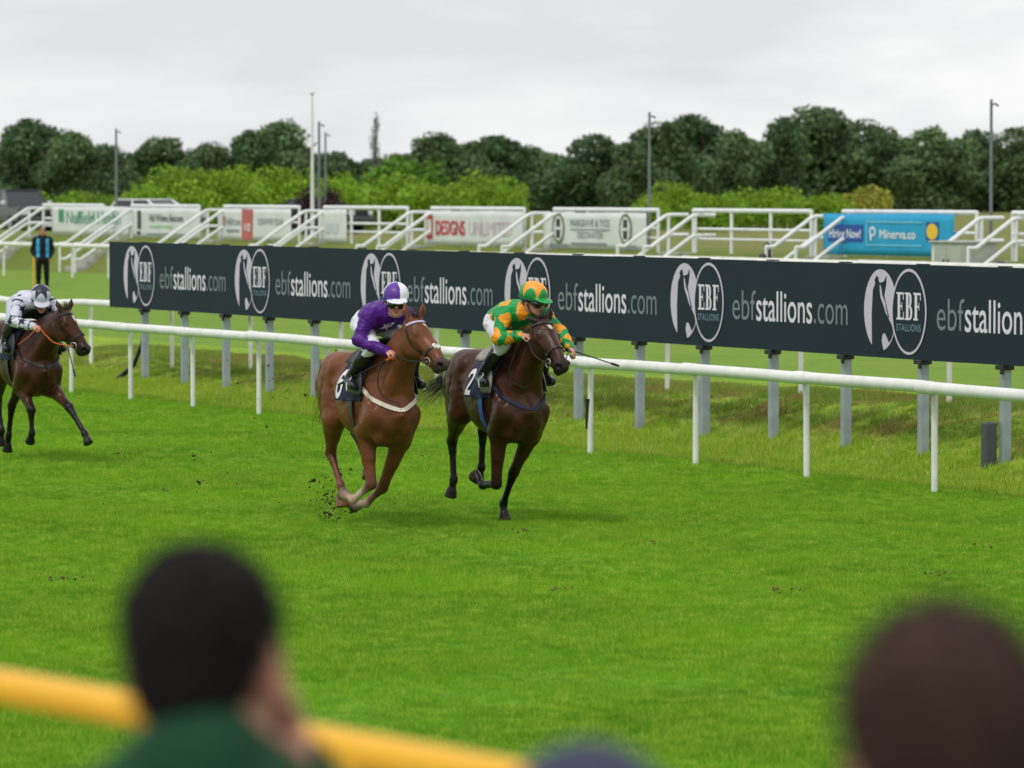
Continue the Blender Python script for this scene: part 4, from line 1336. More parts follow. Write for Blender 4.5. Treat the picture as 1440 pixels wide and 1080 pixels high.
def build_horse(name, label, origin, th, pose, cols, mats):
    root = empty(name, (origin[0], origin[1], 0), math.radians(th - 90))
    tag(root, label, "horse", "galloping racehorses")
    B = Blob()
    c0 = cols['coat']; cd = cols.get('dark', c0); cb = cols.get('belly', c0)
    B.fn(trunk_fn, (-.9, -.30, .74), (.80, .30, 1.68), k=.02, col=c0)
    T = Blob(); T.fn(trunk_fn, (-.9, -.30, .74), (.80, .30, 1.68), k=.02)
    for sg in (-1, 1):
        T.ell((.12, sg * .16, 1.16), (.30, .135, .26), k=.08)
        T.cap((.36, sg * .165, 1.40), (.60, sg * .165, 1.08), .115, .115, k=.06, n=Y3, q=.72)
    B.trunk = T
    # withers ridge, croup and hips, ribs
    B.cap((.20, 0, 1.50), (.50, 0, 1.53), .07, .085, k=.10, col=c0)
    for sg in (-1, 1):
        B.ell((-.42, sg * .13, 1.46), (.24, .135, .15), k=.06, col=c0)
        B.ell((-.30, sg * .205, 1.49), (.06, .05, .06), k=.06, col=c0)           # point of hip
        B.ell((.12, sg * .16, 1.16), (.30, .135, .26), k=.08, col=c0)
        # shoulder
        B.cap((.36, sg * .165, 1.40), (.60, sg * .165, 1.08), .115, .115, k=.06, col=c0, n=Y3, q=.72)
        B.ell((.47, sg * .185, 1.16), (.13, .075, .20), R=rot_y(-.5), k=.035, col=c0)   # triceps
        B.ell((.70, sg * .078, 1.00), (.085, .088, .125), k=.02, col=cols.get('chest', c0))   # breast
        B.ell((.60, sg * .10, .90), (.11, .09, .12), k=.03, col=cols.get('chest', c0))
    # neck
    poll = np.array(pose['poll'], float); muz = np.array(pose['muzzle'], float)
    hx = unit(muz - poll); hy = unit(np.cross([0, 0, 1], hx))
    ro = pose.get('roll', 0.0)
    hz = np.cross(hx, hy)
    hy, hz = hy * math.cos(ro) + hz * math.sin(ro), -hy * math.sin(ro) + hz * math.cos(ro)
    Lh = np.linalg.norm(muz - poll) / .60
    Lt = Lh * 1.17
    def H(x, y, z):
        return poll + hx * x * Lh + (hy * y + hz * z) * Lt
    HR = np.stack([hx, hy, hz], 1)
    N0 = np.array([.44, 0, 1.27]); N3 = H(.05, 0, -.085)
    yaw = unit(np.cross([0, 0, 1], N3 - N0))
    ch = [N0, lerp(N0, N3, .36) + [0, 0, .035], lerp(N0, N3, .70) + [0, 0, .03], N3]
    rad = [.255, .190, .142, .112]; qq = [.62, .58, .60, .72]
    for i in range(3):
        B.cap(ch[i], ch[i + 1], rad[i], rad[i + 1], k=.09, col=c0, n=yaw, q=(qq[i] + qq[i + 1]) / 2)
    up = unit(np.cross(N3 - N0, yaw)) * -1
    if up[2] < 0:
        up = -up
    B.cap(ch[1] - up * .11 + yaw * 0, ch[3] - up * .05 + hx * .03, .075, .055, k=.05, col=c0)      # windpipe line
    for sg in (-1, 1):
        B.cap(N0 + yaw * sg * .10 + up * -.10 + np.array([.12, 0, -.02]), ch[2] + yaw * sg * .05 - up * .06, .075, .05, k=.04, col=c0)
    # head
    cm = cols.get('muzzle', cd)
    B.ell(H(.10, 0, -.055), (.15 * Lt, .098 * Lt, .098 * Lt), HR, k=.05, col=c0)
    B.cap(H(.12, 0, -.045), H(.34, 0, -.048), .082 * Lt, .062 * Lt, k=.03, col=c0, n=hy, q=1.06)
    B.cap(H(.34, 0, -.048), H(.50, 0, -.052), .060 * Lt, .050 * Lt, k=.03, col=c0)
    B.cap(H(.15, 0, -.005), H(.46, 0, -.022), .048 * Lt, .030 * Lt, k=.03, col=c0)                       # nasal bone
    for sg in (-1, 1):
        B.ell(H(.165, sg * .05, -.135), (.125 * Lt, .042 * Lt, .105 * Lt), HR, k=.03, col=c0)          # cheek
        B.cap(H(.17, sg * .088, -.052), H(.34, sg * .05, -.062), .020 * Lt, .012 * Lt, k=.02, col=c0)      # facial crest
        B.ell(H(.155, sg * .082, -.018), (.040 * Lt, .022 * Lt, .024 * Lt), HR, k=.015, col=c0)         # brow
        B.ell(H(.175, sg * .082, -.070), (.035 * Lt, .018 * Lt, .014 * Lt), HR, k=.015, col=c0)         # lower lid
    B.cap(H(.20, 0, -.175), H(.50, 0, -.112), .048 * Lt, .034 * Lt, k=.03, col=c0)
    B.ell(H(.535, 0, -.058), (.072 * Lt, .060 * Lt, .060 * Lt), HR, k=.03, col=cm)
    B.ell(H(.555, 0, -.10), (.040 * Lt, .040 * Lt, .026 * Lt), HR, k=.012, col=cm)
    B.ell(H(.520, 0, -.135), (.050 * Lt, .036 * Lt, .026 * Lt), HR, k=.010, col=cm)                       # lower lip
    for sg in (-1, 1):
        B.ell(H(.550, sg * .042, -.036), (.036 * Lt, .024 * Lt, .032 * Lt), HR, k=.015, col=cm)
        B.ell(H(.572, sg * .050, -.040), (.026 * Lt, .016 * Lt, .021 * Lt), HR, k=.008, col=cm, sub=True)  # nostril
    earc = cols.get('ear', c0)
    for i, sg in enumerate((-1, 1)):
        e0 = H(.0, sg * .058, .012)
        ed = pose['ears'][i]
        tip = e0 + np.array(ed, float)
        md = lerp(e0, tip, .5) + hy * sg * .012
        en = unit(np.cross(tip - e0, hy))
        B.cap(e0, md, .034 * Lt, .031 * Lt, k=.02, col=earc, n=en, q=.62)
        B.cap(md, tip, .031 * Lt, .006, k=.012, col=earc, n=en, q=.62)
        B.cap(lerp(e0, md, .5) + hx * .026, lerp(md, tip, .5) + hx * .018, .015, .008, k=.008, col=earc, n=hy, q=.7)
        B.pr[-1] = B.pr[-1][:5] + (1,)
    # legs
    cK = cols['knee']; cH = cols['hoof']
    for key, sg in (('FR', -1), ('FL', 1)):
        E, K, Fk, Hf = [np.array(p, float) for p in pose[key]]
        cC, cP = cols['cannon_' + key], cols['pastern_' + key]
        sh = np.array([.61, sg * .155, 1.06])
        B.cap(sh, E, .115, .105, k=.06, col=c0)
        t = unit(K - E); bk = np.cross(Y3, t)
        B.cap(E, K, .080, .045, k=.03, col=c0 if cols['bay'] else c0)
        B.cap(E - t * .04 - bk * .012, lerp(E, K, .48) - bk * .016, .088, .058, k=.03, col=c0, n=Y3, q=.92)
        B.cap(E + bk * .05, lerp(E, K, .40) + bk * .026, .062, .040, k=.03, col=c0)
        B.cap(lerp(E, K, .86), K, .046, .050, k=.02, col=cK)
        B.cap(K + bk * .03, K + bk * .032 + t * .02, .026, .022, k=.02, col=cK)
        lower_leg(B, K, Fk, Hf, True, c0, cK, cC, cP, cols.get('hoof_' + key, cH))
    for key, sg in (('HR', -1), ('HL', 1)):
        S, K, Fk, Hf = [np.array(p, float) for p in pose[key]]
        cC, cP = cols['cannon_' + key], cols['pastern_' + key]
        hip = np.array([-.50, sg * .13, 1.36])
        B.cap(hip, S, .185, .125, k=.08, col=c0, n=Y3, q=.72)
        B.cap((-.76, sg * .095, 1.36), lerp(S, K, .30) + np.array([-.07, 0, .02]), .115, .080, k=.07, col=c0)
        t = unit(K - S); bk = np.cross(Y3, t)
        B.cap(S, K, .105, .044, k=.04, col=c0)
        B.cap(lerp(S, K, .05) - bk * .01, lerp(S, K, .55), .10, .062, k=.04, col=c0)
        B.cap(lerp(S, K, .45) + bk * .055, K + bk * .052 - t * .03, .024, .020, k=.02, col=c0)   # Achilles tendon
        tl = unit(Fk - K); bl = np.cross(Y3, tl)
        B.cap(lerp(S, K, .9), K, .046, .050, k=.02, col=cK)
        B.cap(K + bl * .035 - tl * .055, K + bl * .032 + tl * .07, .026, .022, k=.02, col=cK)      # point of hock
        lower_leg(B, K, Fk, Hf, False, c0, cK, cC, cP, cols.get('hoof_' + key, cH))
    # muscle grooves pressed into the surface
    for sg in (-1, 1):
        for path, r_g in (([(.30, .25, 1.50), (.48, .25, 1.34), (.66, .22, 1.16)], .021), ([(.33, .28, 1.36), (.31, .28, 1.18), (.36, .28, 1.0)], .019),
                          ([(.52, .27, 1.28), (.47, .27, 1.14), (.50, .27, 1.02)], .011), ([(-.52, .26, 1.50), (-.66, .24, 1.32), (-.70, .22, 1.12)], .019),
                          ([(-.28, .28, 1.30), (-.24, .28, 1.16), (-.20, .26, 1.04)], .018), ([(-.42, .28, 1.36), (-.48, .27, 1.20), (-.50, .25, 1.05)], .010)):
            P = B.snap(resample([(x, y * sg, z) for x, y, z in path], .06), .004)
            for i in range(len(P) - 1):
                B.cap(P[i], P[i + 1], r_g, r_g, k=.026)
                B.pr[-1] = B.pr[-1][:5] + (1,)
    V, Q = B.mesh(.0105, 1)
    C = B.colors(V)
    Nv = normals_of(V, Q)
    body_w = np.clip((V[:, 2] - .85) / .2, 0, 1)
    V = V + Nv * (body_w * (.006 * vnoise(V[:, 0] * 7, V[:, 1] * 7, V[:, 2] * 7, 41) + .003 * vnoise(V[:, 0] * 17, V[:, 1] * 17, V[:, 2] * 17, 42)))[:, None]
    # coat markings
    d = V - poll
    X, Yh, Zh = d @ hx / Lh, d @ hy / Lt, d @ hz / Lt
    st = cols.get('star')
    if st:
        w = np.hypot((X - st[0]) / st[2], (Yh - st[1]) / st[3])
        w = smooth((1.15 + .25 * vnoise(X * 60, Yh * 60) - w) * 4) * (Zh > -.02)
        C = C * (1 - w[:, None]) + np.array(srgb(222, 205, 198)) * w[:, None]
    shade = .5 * vnoise(V[:, 0] * 4, V[:, 1] * 4, V[:, 2] * 4, 11) + .5 * vnoise(V[:, 0] * 13, V[:, 1] * 13, V[:, 2] * 13, 12)
    C = C * (1 + .13 * shade[:, None])
    mouth = (X > .50) & (X < .60) & (np.abs(Zh + .120) < .007)
    C[mouth] *= .25
    nost = (np.hypot((X - .572) / .026, (Zh + .040) / .021) < 1.0) & (np.abs(np.abs(Yh) - .045) < .02)
    C[nost] = np.array([.008, .006, .006])
    body = mesh_obj("body", V, Q, mats['coat'], root, True, C)
    # eyes
    for sg in (-1, 1):
        c = H(.168, sg * .083, -.044)
        vv, ff = uv_sphere(c, .023 * Lt, 14, 10)
        mesh_obj("eye", vv, ff, M_eye, root, True)
    # tail
    strands = []
    tb = np.array([-.88, 0, 1.40]); tl = pose['tail']
    r_ = np.random.default_rng(hash(name) % 1000 if False else len(label))
    for i in range(150):
        o = tb + np.array([r_.normal(0, .008), r_.normal(0, .018), r_.normal(0, .03)])
        sp = r_.normal(0, .05, 3)
        pts = []
        Lr = r_.uniform(.6, 1.05)
        for j in range(8):
            t = j / 7 * Lr
            p = o + np.array(tl[0]) * t + np.array(tl[1]) * t * t + sp * t * 1.3 + .025 * math.sin(t * 9 + i) * t * np.array([.2, 1, .6])
            pts.append(p)
        strands.append((pts, r_.uniform(.003, .006)))
    strand_mesh("tail", strands, mats['hair'], root)
    # mane and forelock
    strands = []
    for i in range(170):
        t = r_.uniform(.02, 1.0)
        seg = min(int(t * 3), 2); f = t * 3 - seg
        c = lerp(ch[seg], ch[seg + 1], f); r = rad[seg] * (1 - f) + rad[seg + 1] * f
        o = c + up * (r * .93) + yaw * r_.normal(0, .008)
        Lm = r_.uniform(.07, .13)
        dr = unit(up * .8 + yaw * pose.get('mane_side', -1) * r_.uniform(.3, 1.2) + np.array([-.7, 0, 0]) * r_.uniform(.3, 1))
        pts = [o + dr * Lm * q + np.array([-.02, 0, -.06]) * q * q for q in np.linspace(0, 1, 4)]
        strands.append((pts, r_.uniform(.004, .008)))
    for i in range(26):
        o = H(-.005 + r_.normal(0, .01), r_.normal(0, .02), .03)
        pts = [o + hz * .06 * q + (hx * .05 - hx * pose.get('forelock_back', .12)) * q * q + hy * r_.normal(0, .02) * q for q in np.linspace(0, 1, 4)]
        strands.append((pts, .004))
    strand_mesh("mane", strands, mats['hair'], root)
    # bridle
    br = empty("bridle"); br.parent = root
    lea = mats.get('bridle', M_leather)
    def ring(x, cz, n=28, tilt=0.0):
        o = np.repeat(H(x, 0, cz)[None], n, 0)
        an = np.linspace(0, 2 * math.pi, n, endpoint=False)
        dd = np.outer(np.sin(an), hy) + np.outer(np.cos(an), unit(hz + hx * tilt))
        P = B.out_ray(o, dd, .003, .3)
        return P, dd
    P, dd = ring(.375, -.075)
    ribbon("noseband", P, dd, .022, .006, mats.get('noseband', lea), br, True)
    for sg in (-1, 1):
        strap("cheek_strap", B, [H(-.01, sg * .075, .0), H(.06, sg * .098, -.05), H(.20, sg * .098, -.105), H(.32, sg * .072, -.10), H(.425, sg * .062, -.095)], .016, lea, br)
        g = G()
        cbit = H(.445, sg * .072, -.105)
        g.tube([cbit + (hx * math.cos(a) + hz * math.sin(a)) * .040 for a in np.linspace(0, 2 * math.pi, 21)], .006, 6, False)
        g.build("bit_ring", M_steel, br, True)
    g = G(); g.tube([H(.445, -.075, -.105), H(.46, 0, -.115), H(.445, .075, -.105)], .007, 6); g.build("bit", M_steel, br, True)
    strap("browband", B, [H(.03, -.092, -.03), H(.055, -.075, .02), H(.075, -.03, .055), H(.08, 0, .06), H(.075, .03, .055), H(.055, .075, .02), H(.03, .092, -.03)], .022, mats.get('browband', lea), br, thick=.009)
    strap("headpiece", B, [H(-.01, -.085, -.02), H(-.03, -.05, .03), H(-.035, 0, .05), H(-.03, .05, .03), H(-.01, .085, -.02)], .024, lea, br)
    return root, B, H, (hx, hy, hz)

def side_point(B, s, z, sg, off):
    n = len(s)
    o = np.stack([s, np.zeros(n), z], 1)
    d = np.tile(np.array([0., sg, 0.]), (n, 1))
    return B.trunk.out_ray(o, d, off, .75)

def saddle_cloth(root, B, label, digit, mat, nmat, s0, s1, zlow, slant=.0, flap=0.0):
    o = bpy.data.objects.new("saddle_cloth", None)
    COL.objects.link(o)
    o.location = root.location; o.rotation_euler = root.rotation_euler
    tag(o, label, "saddle cloth", "numbered saddle cloths")
    ns, na = 26, 46
    am = math.radians(112)
    S, AN = np.meshgrid(np.linspace(s0, s1, ns), np.linspace(-am, am, na), indexing='ij')
    S, AN = S.ravel(), AN.ravel()
    oo = np.stack([S + slant * (np.abs(AN) / am) ** 1.2, 0 * AN, 0 * AN + 1.26], 1)
    dd = np.stack([0 * AN, np.sin(AN), np.cos(AN)], 1)
    V = B.trunk.out_ray(oo, dd, .014, .7)
    V = V + dd * (.006 * np.sin(S * 34 + np.abs(AN) * 5) * (np.abs(AN) / am) ** 2)[:, None]
    V = V.reshape(ns, na, 3)
    low = V[:, :, 2] < zlow
    V[:, :, 2] = np.where(low, zlow + (V[:, :, 2] - zlow) * .05, V[:, :, 2])
    Fc = [(i * na + j, (i + 1) * na + j, (i + 1) * na + j + 1, i * na + j + 1) for i in range(ns - 1) for j in range(na - 1)]
    c = mesh_obj("cloth", V.reshape(-1, 3), Fc, mat, o, True)
    md = c.modifiers.new("thickness", 'SOLIDIFY'); md.thickness = .008; md.offset = 0
    if digit:
        strokes, cx, cz, hgt, wd, lean, sw = digit
        for sg in (-1, 1):
            g = G()
            for st in strokes:
                P2 = resample([(x, y, 0) for x, y in st], .04)
                n = len(P2)
                T = np.gradient(P2, axis=0); T /= np.maximum(np.linalg.norm(T, axis=1), 1e-6)[:, None]
                Nn = np.stack([-T[:, 1], T[:, 0]], 1)
                rows = []
                for e in (-.5, -.17, .17, .5):
                    x = P2[:, 0] + Nn[:, 0] * e * sw; y = P2[:, 1] + Nn[:, 1] * e * sw
                    # digits read upright from the side: on the right flank the horse's front is on the reader's right
                    ss = cx + (x - .5) * wd * (1 if sg < 0 else -1) + (y - .5) * lean
                    zz = cz + (y - .5) * hgt
                    rows.append(side_point(B, ss, zz, sg, .026))
                V2 = np.concatenate(rows)
                F2 = [(r * n + i, r * n + i + 1, (r + 1) * n + i + 1, (r + 1) * n + i) for r in range(3) for i in range(n - 1)]
                g.add(V2, F2)
            g.build("number", nmat, o, True)
    return o

DIG2 = [[(.05, .72), (.12, .92), (.40, 1.0), (.72, .95), (.85, .74), (.72, .52), (.40, .28), (.08, .03)], [(.0, .04), (.45, .04), (.95, .04)]]
DIG6 = [[(.85, .88), (.60, 1.0), (.32, .92), (.12, .62), (.10, .32), (.25, .06), (.52, .0), (.80, .10), (.90, .32), (.78, .53), (.50, .60), (.22, .50)]]
DIG8 = [[(.5, .52), (.18, .66), (.15, .88), (.5, 1.0), (.85, .88), (.82, .66), (.5, .52), (.12, .36), (.1, .1), (.5, .0), (.9, .1), (.88, .36), (.5, .52)]]

def saddle(root, B, label, pts_stir, mat):
    """small racing saddle: seat, two flaps, stirrup leathers and irons, girth"""
    o = bpy.data.objects.new("racing_saddle", None)
    COL.objects.link(o)
    o.location = root.location; o.rotation_euler = root.rotation_euler
    tag(o, label, "saddle", "racing saddles")
    ns, na = 12, 17
    V = []
    for i, s in enumerate(np.linspace(.13, .47, ns)):
        an = np.linspace(-.75, .75, na)
        oo = np.stack([0 * an + s, 0 * an, 0 * an + 1.26], 1); dd = np.stack([0 * an, np.sin(an), np.cos(an)], 1)
        t = (i / (ns - 1) - .5) * 2
        V.append(B.trunk.out_ray(oo, dd, .050 + .03 * t * t, .7))
    Fc = [(i * na + j, (i + 1) * na + j, (i + 1) * na + j + 1, i * na + j + 1) for i in range(ns - 1) for j in range(na - 1)]
    c = mesh_obj("seat", np.array(V).reshape(-1, 3), Fc, mat, o, True)
    md = c.modifiers.new("thickness", 'SOLIDIFY'); md.thickness = .02; md.offset = 0
    for sg in (-1, 1):
        V = []
        for i in range(10):
            u = i / 9
            z = 1.50 - .25 * u
            w = .10 + .03 * math.sin(u * 3)
            ss = np.linspace(.36 - w * .9 + .10 * u, .36 + w + .06 * u, 8)
            V.append(side_point(B, ss, 0 * ss + z, sg, .036))
        Fc = [(i * 8 + j, (i + 1) * 8 + j, (i + 1) * 8 + j + 1, i * 8 + j + 1) for i in range(9) for j in range(7)]
        c = mesh_obj("flap", np.array(V).reshape(-1, 3), Fc, mat, o, True)
        md = c.modifiers.new("thickness", 'SOLIDIFY'); md.thickness = .012; md.offset = 0
    n = 40
    an = np.linspace(math.radians(70), math.radians(290), n)
    oo = np.repeat(np.array([[.30, 0, 1.15]]), n, 0); dd = np.stack([0 * an, np.sin(an), np.cos(an)], 1)
    P = B.trunk.out_ray(oo, dd, .006, .75)
    ribbon("girth", P, dd, .085, .007, pts_stir.get('girth', mat), o)
    for sg, ft in ((-1, pts_stir['R']), (1, pts_stir['L'])):
        ft = np.array(ft, float)
        top = side_point(B, np.array([.33]), np.array([1.50]), sg, .045)[0]
        ir = ft + np.array([0, 0, .105])
        g = G(); g.tube([top, lerp(top, ir, .5) + np.array([0, sg * .02, 0]), ir], .008, 6)
        g.build("stirrup_leather", mat, o, True)
        g = G()
        g.tube([ft + np.array([.02, -.055, -.012]), ft + np.array([0, -.05, .05]), ir, ft + np.array([0, .05, .05]), ft + np.array([.02, .055, -.012]), ft + np.array([.02, -.055, -.012])], .007, 6)
        g.build("stirrup_iron", M_steel, o, True)
    return o
# ------------------------------------------------------------------ people
M_skin = M("skin", rough=.5, var=.08, scale=18, bump=.05, attr="Col", spec=.4)
M_silk = M("silk_cloth", rough=.42, var=.05, scale=20, bump=.12, bscale=45, attr="Col", spec=.25)
M_breech = M("breeches_cloth", rough=.6, var=.05, scale=14, bump=.10, bscale=40, attr="Col")
M_boot = M("boot_leather", (.012, .012, .014), .28, .3, 16, bump=.05)
M_shell = M("helmet_cloth", rough=.42, var=.04, scale=20, bump=.06, bscale=50, attr="Col")
M_goggle = M("goggle_lens", (.008, .008, .009), .08, .1, 20, coat=.8)
SKIN = srgb(205, 150, 128)

def person_frame(J):
    """head axes from facing direction"""
    hx = unit(J['face']); hy = unit(np.cross([0, 0, 1], hx)); hz = np.cross(hx, hy)
    ro = J.get('roll', 0.0)
    hy, hz = hy * math.cos(ro) + hz * math.sin(ro), -hy * math.sin(ro) + hz * math.cos(ro)
    c = np.array(J['head'], float)
    return c, hx, hy, hz, (lambda x, y, z: c + (hx * x + hy * y + hz * z) * J.get('hs', 1.0)), np.stack([hx, hy, hz], 1)

def head_prims(B, J, col=SKIN, hair=None):
    c, hx, hy, hz, H, R = person_frame(J)
    hs = J.get('hs', 1.0)
    B.ell(H(-.012, 0, .028), (.096 * hs, .075 * hs, .088 * hs), R, k=.03, col=hair or col)
    B.ell(H(.020, 0, -.040), (.070 * hs, .060 * hs, .072 * hs), R, k=.03, col=col)
    B.ell(H(.045, 0, -.082), (.042 * hs, .042 * hs, .030 * hs), R, k=.025, col=col)          # jaw
    B.ell(H(.078, 0, -.098), (.020 * hs, .022 * hs, .018 * hs), R, k=.02, col=col)           # chin
    B.ell(H(.074, 0, .026), (.022 * hs, .052 * hs, .016 * hs), R, k=.02, col=col)            # brow
    B.cap(H(.090, 0, .012), H(.108, 0, -.030), .008, .013, k=.012, col=col)    # nose
    for sg in (-1, 1):
        B.ell(H(.104, sg * .011, -.032), (.010 * hs, .008 * hs, .008 * hs), R, k=.008, col=col)
        B.ell(H(.062, sg * .038, -.025), (.026 * hs, .022 * hs, .020 * hs), R, k=.02, col=col)   # cheekbone
        B.ell(H(.088, sg * .030, .002), (.012 * hs, .016 * hs, .009 * hs), R, k=.010, col=col, sub=True)
        B.ell(H(-.002, sg * .076, -.012), (.020 * hs, .009 * hs, .032 * hs), R, k=.010, col=tuple(np.array(col) * np.array([1.0, .85, .82])))
    lip = tuple(np.array(col) * np.array([.72, .45, .45]))
    B.ell(H(.092, 0, -.058), (.010 * hs, .024 * hs, .006 * hs), R, k=.006, col=lip)
    B.ell(H(.090, 0, -.070), (.010 * hs, .021 * hs, .007 * hs), R, k=.006, col=lip)
    B.cap(H(-.020, 0, -.06), np.array(J['neck'], float), .056, .060, k=.03, col=col)

def torso_prims(B, J, e, col):
    pe, chn, ne = [np.array(J[k], float) for k in ('pelvis', 'chest', 'neck')]
    L = unit(np.array(J['sh'][1], float) - np.array(J['sh'][0], float))
    w = J.get('w', 1.0)
    B.cap(pe, lerp(pe, chn, .5), .115 * w + e, .105 * w + e, k=.05, col=col, n=L, q=1.28)
    B.cap(lerp(pe, chn, .5), chn, .105 * w + e, .115 * w + e, k=.05, col=col, n=L, q=1.35)
    B.cap(chn, ne, .105 * w + e, .055 + e, k=.05, col=col, n=L, q=1.25)
    sR, sL = [np.array(p, float) for p in J['sh']]
    B.cap(lerp(sR, sL, .12), lerp(sR, sL, .88), .062 + e, .062 + e, k=.05, col=col)

def arm_prims(B, J, i, e, col, fore_only=False):
    s, el, wr = [np.array(J[k][i], float) for k in ('sh', 'el', 'wr')]
    B.cap(s, el, .054 + e, .043 + e, k=.035, col=col)
    B.ell(lerp(s, el, .1), np.array([.062, .062, .062]) + e, k=.04, col=col)
    B.cap(el, lerp(el, wr, .45), .042 + e, .041 + e, k=.025, col=col)
    B.cap(lerp(el, wr, .4), wr, .041 + e, .028 + e, k=.02, col=col)

def leg_prims(B, J, i, e, col, lower=True):
    h, kn, an = [np.array(J[k][i], float) for k in ('hip', 'kn', 'an')]
    B.cap(h, kn, .088 + e, .058 + e, k=.04, col=col)
    if lower:
        B.cap(kn, lerp(kn, an, .4), .055 + e, .052 + e, k=.03, col=col)
        B.cap(lerp(kn, an, .3), an, .053 + e, .036 + e, k=.03, col=col)

def foot_prims(B, J, i, e, col):
    an, to = np.array(J['an'][i], float), np.array(J['toe'][i], float)
    dn = np.array([0, 0, -.03])
    B.cap(an + dn, lerp(an + dn, to, .55), .040 + e, .040 + e, k=.02, col=col)
    B.cap(lerp(an + dn, to, .5), to, .040 + e, .030 + e, k=.02, col=col)
    B.cap(an + dn * 1.5, an + dn * 1.5 - unit(to - an) * .05, .036 + e, .030 + e, k=.02, col=col)

def hand_prims(B, J, i, col=SKIN):
    """closed hand: palm, four bent fingers of unequal length, thumb from the side of the palm"""
    wr = np.array(J['wr'][i], float)
    d = unit(J['hd'][i]); pn = unit(J['hp'][i])             # finger direction, palm normal
    pn = unit(pn - d * (pn @ d))
    ac = np.cross(d, pn)                                      # across the knuckles
    th = 1 if J.get('thumb', (1, 1))[i] > 0 else -1
    pc = wr + d * .055
    B.cap(wr, wr + d * .03, .027, .026, k=.015, col=col)
    B.ell(pc, (.046, .042, .020), np.stack([d, ac, pn], 1), k=.012, col=col)
    cu = J.get('curl', (1.0, 1.0))[i]
    for f, (y, ln) in enumerate(((.030, .92), (.010, 1.0), (-.010, .95), (-.029, .78))):
        b = wr + d * (.088 + (.004 if f in (1, 2) else 0)) + ac * y * th
        k1 = b + (d * math.cos(.9 * cu) + pn * math.sin(.9 * cu)) * .038 * ln
        k2 = k1 + (d * math.cos(2.2 * cu) + pn * math.sin(2.2 * cu)) * .026 * ln
        k3 = k2 + (d * math.cos(3.2 * cu) + pn * math.sin(3.2 * cu)) * .020 * ln
        B.cap(b - d * .01, k1, .0100, .0092, k=.004, col=col)
        B.cap(k1, k2, .0090, .0084, k=.004, col=col)
        B.cap(k2, k3, .0082, .0070, k=.004, col=tuple(np.array(col) * np.array([1, .92, .9])))
    tb = wr + d * .030 + ac * .034 * th
    t1 = tb + unit(d * .8 + ac * .35 * th + pn * .5) * .040
    t2 = t1 + unit(d * .75 + pn * .8 - ac * .25 * th) * .030
    B.cap(tb, t1, .0125, .0105, k=.008, col=col)
    B.cap(t1, t2, .0100, .0085, k=.004, col=col)

def wrinkle(V, Q, amp, sc, seed):
    N = normals_of(V, Q)
    n = vnoise(V[:, 0] * sc, V[:, 1] * sc * .8, V[:, 2] * sc * 1.3, seed)
    n2 = vnoise(V[:, 0] * sc * 2.3 + n, V[:, 1] * sc * 2.3, V[:, 2] * sc * 2.3, seed + 1)
    r = 1 - np.abs(n) * 2
    return V + N * ((r * .6 + n2 * .4) * amp)[:, None]

def star_mask(u, v, r, rot=0.0):
    """five-pointed star of outer radius r"""
    a = np.arctan2(v, u) + rot
    k = np.mod(a, 2 * math.pi / 5) - math.pi / 5
    # straight edged star via the edge line between outer (angle +-pi/5) and inner (0) points
    ro, ri = r, r * .42
    ax, ay = ri, 0.0
    bx, by = ro * math.cos(math.pi / 5), ro * math.sin(math.pi / 5)
    R = np.hypot(u, v)
    x, y = R * np.cos(k), np.abs(R * np.sin(k))
    return ((bx - ax) * (y - ay) - (by - ay) * (x - ax)) > 0

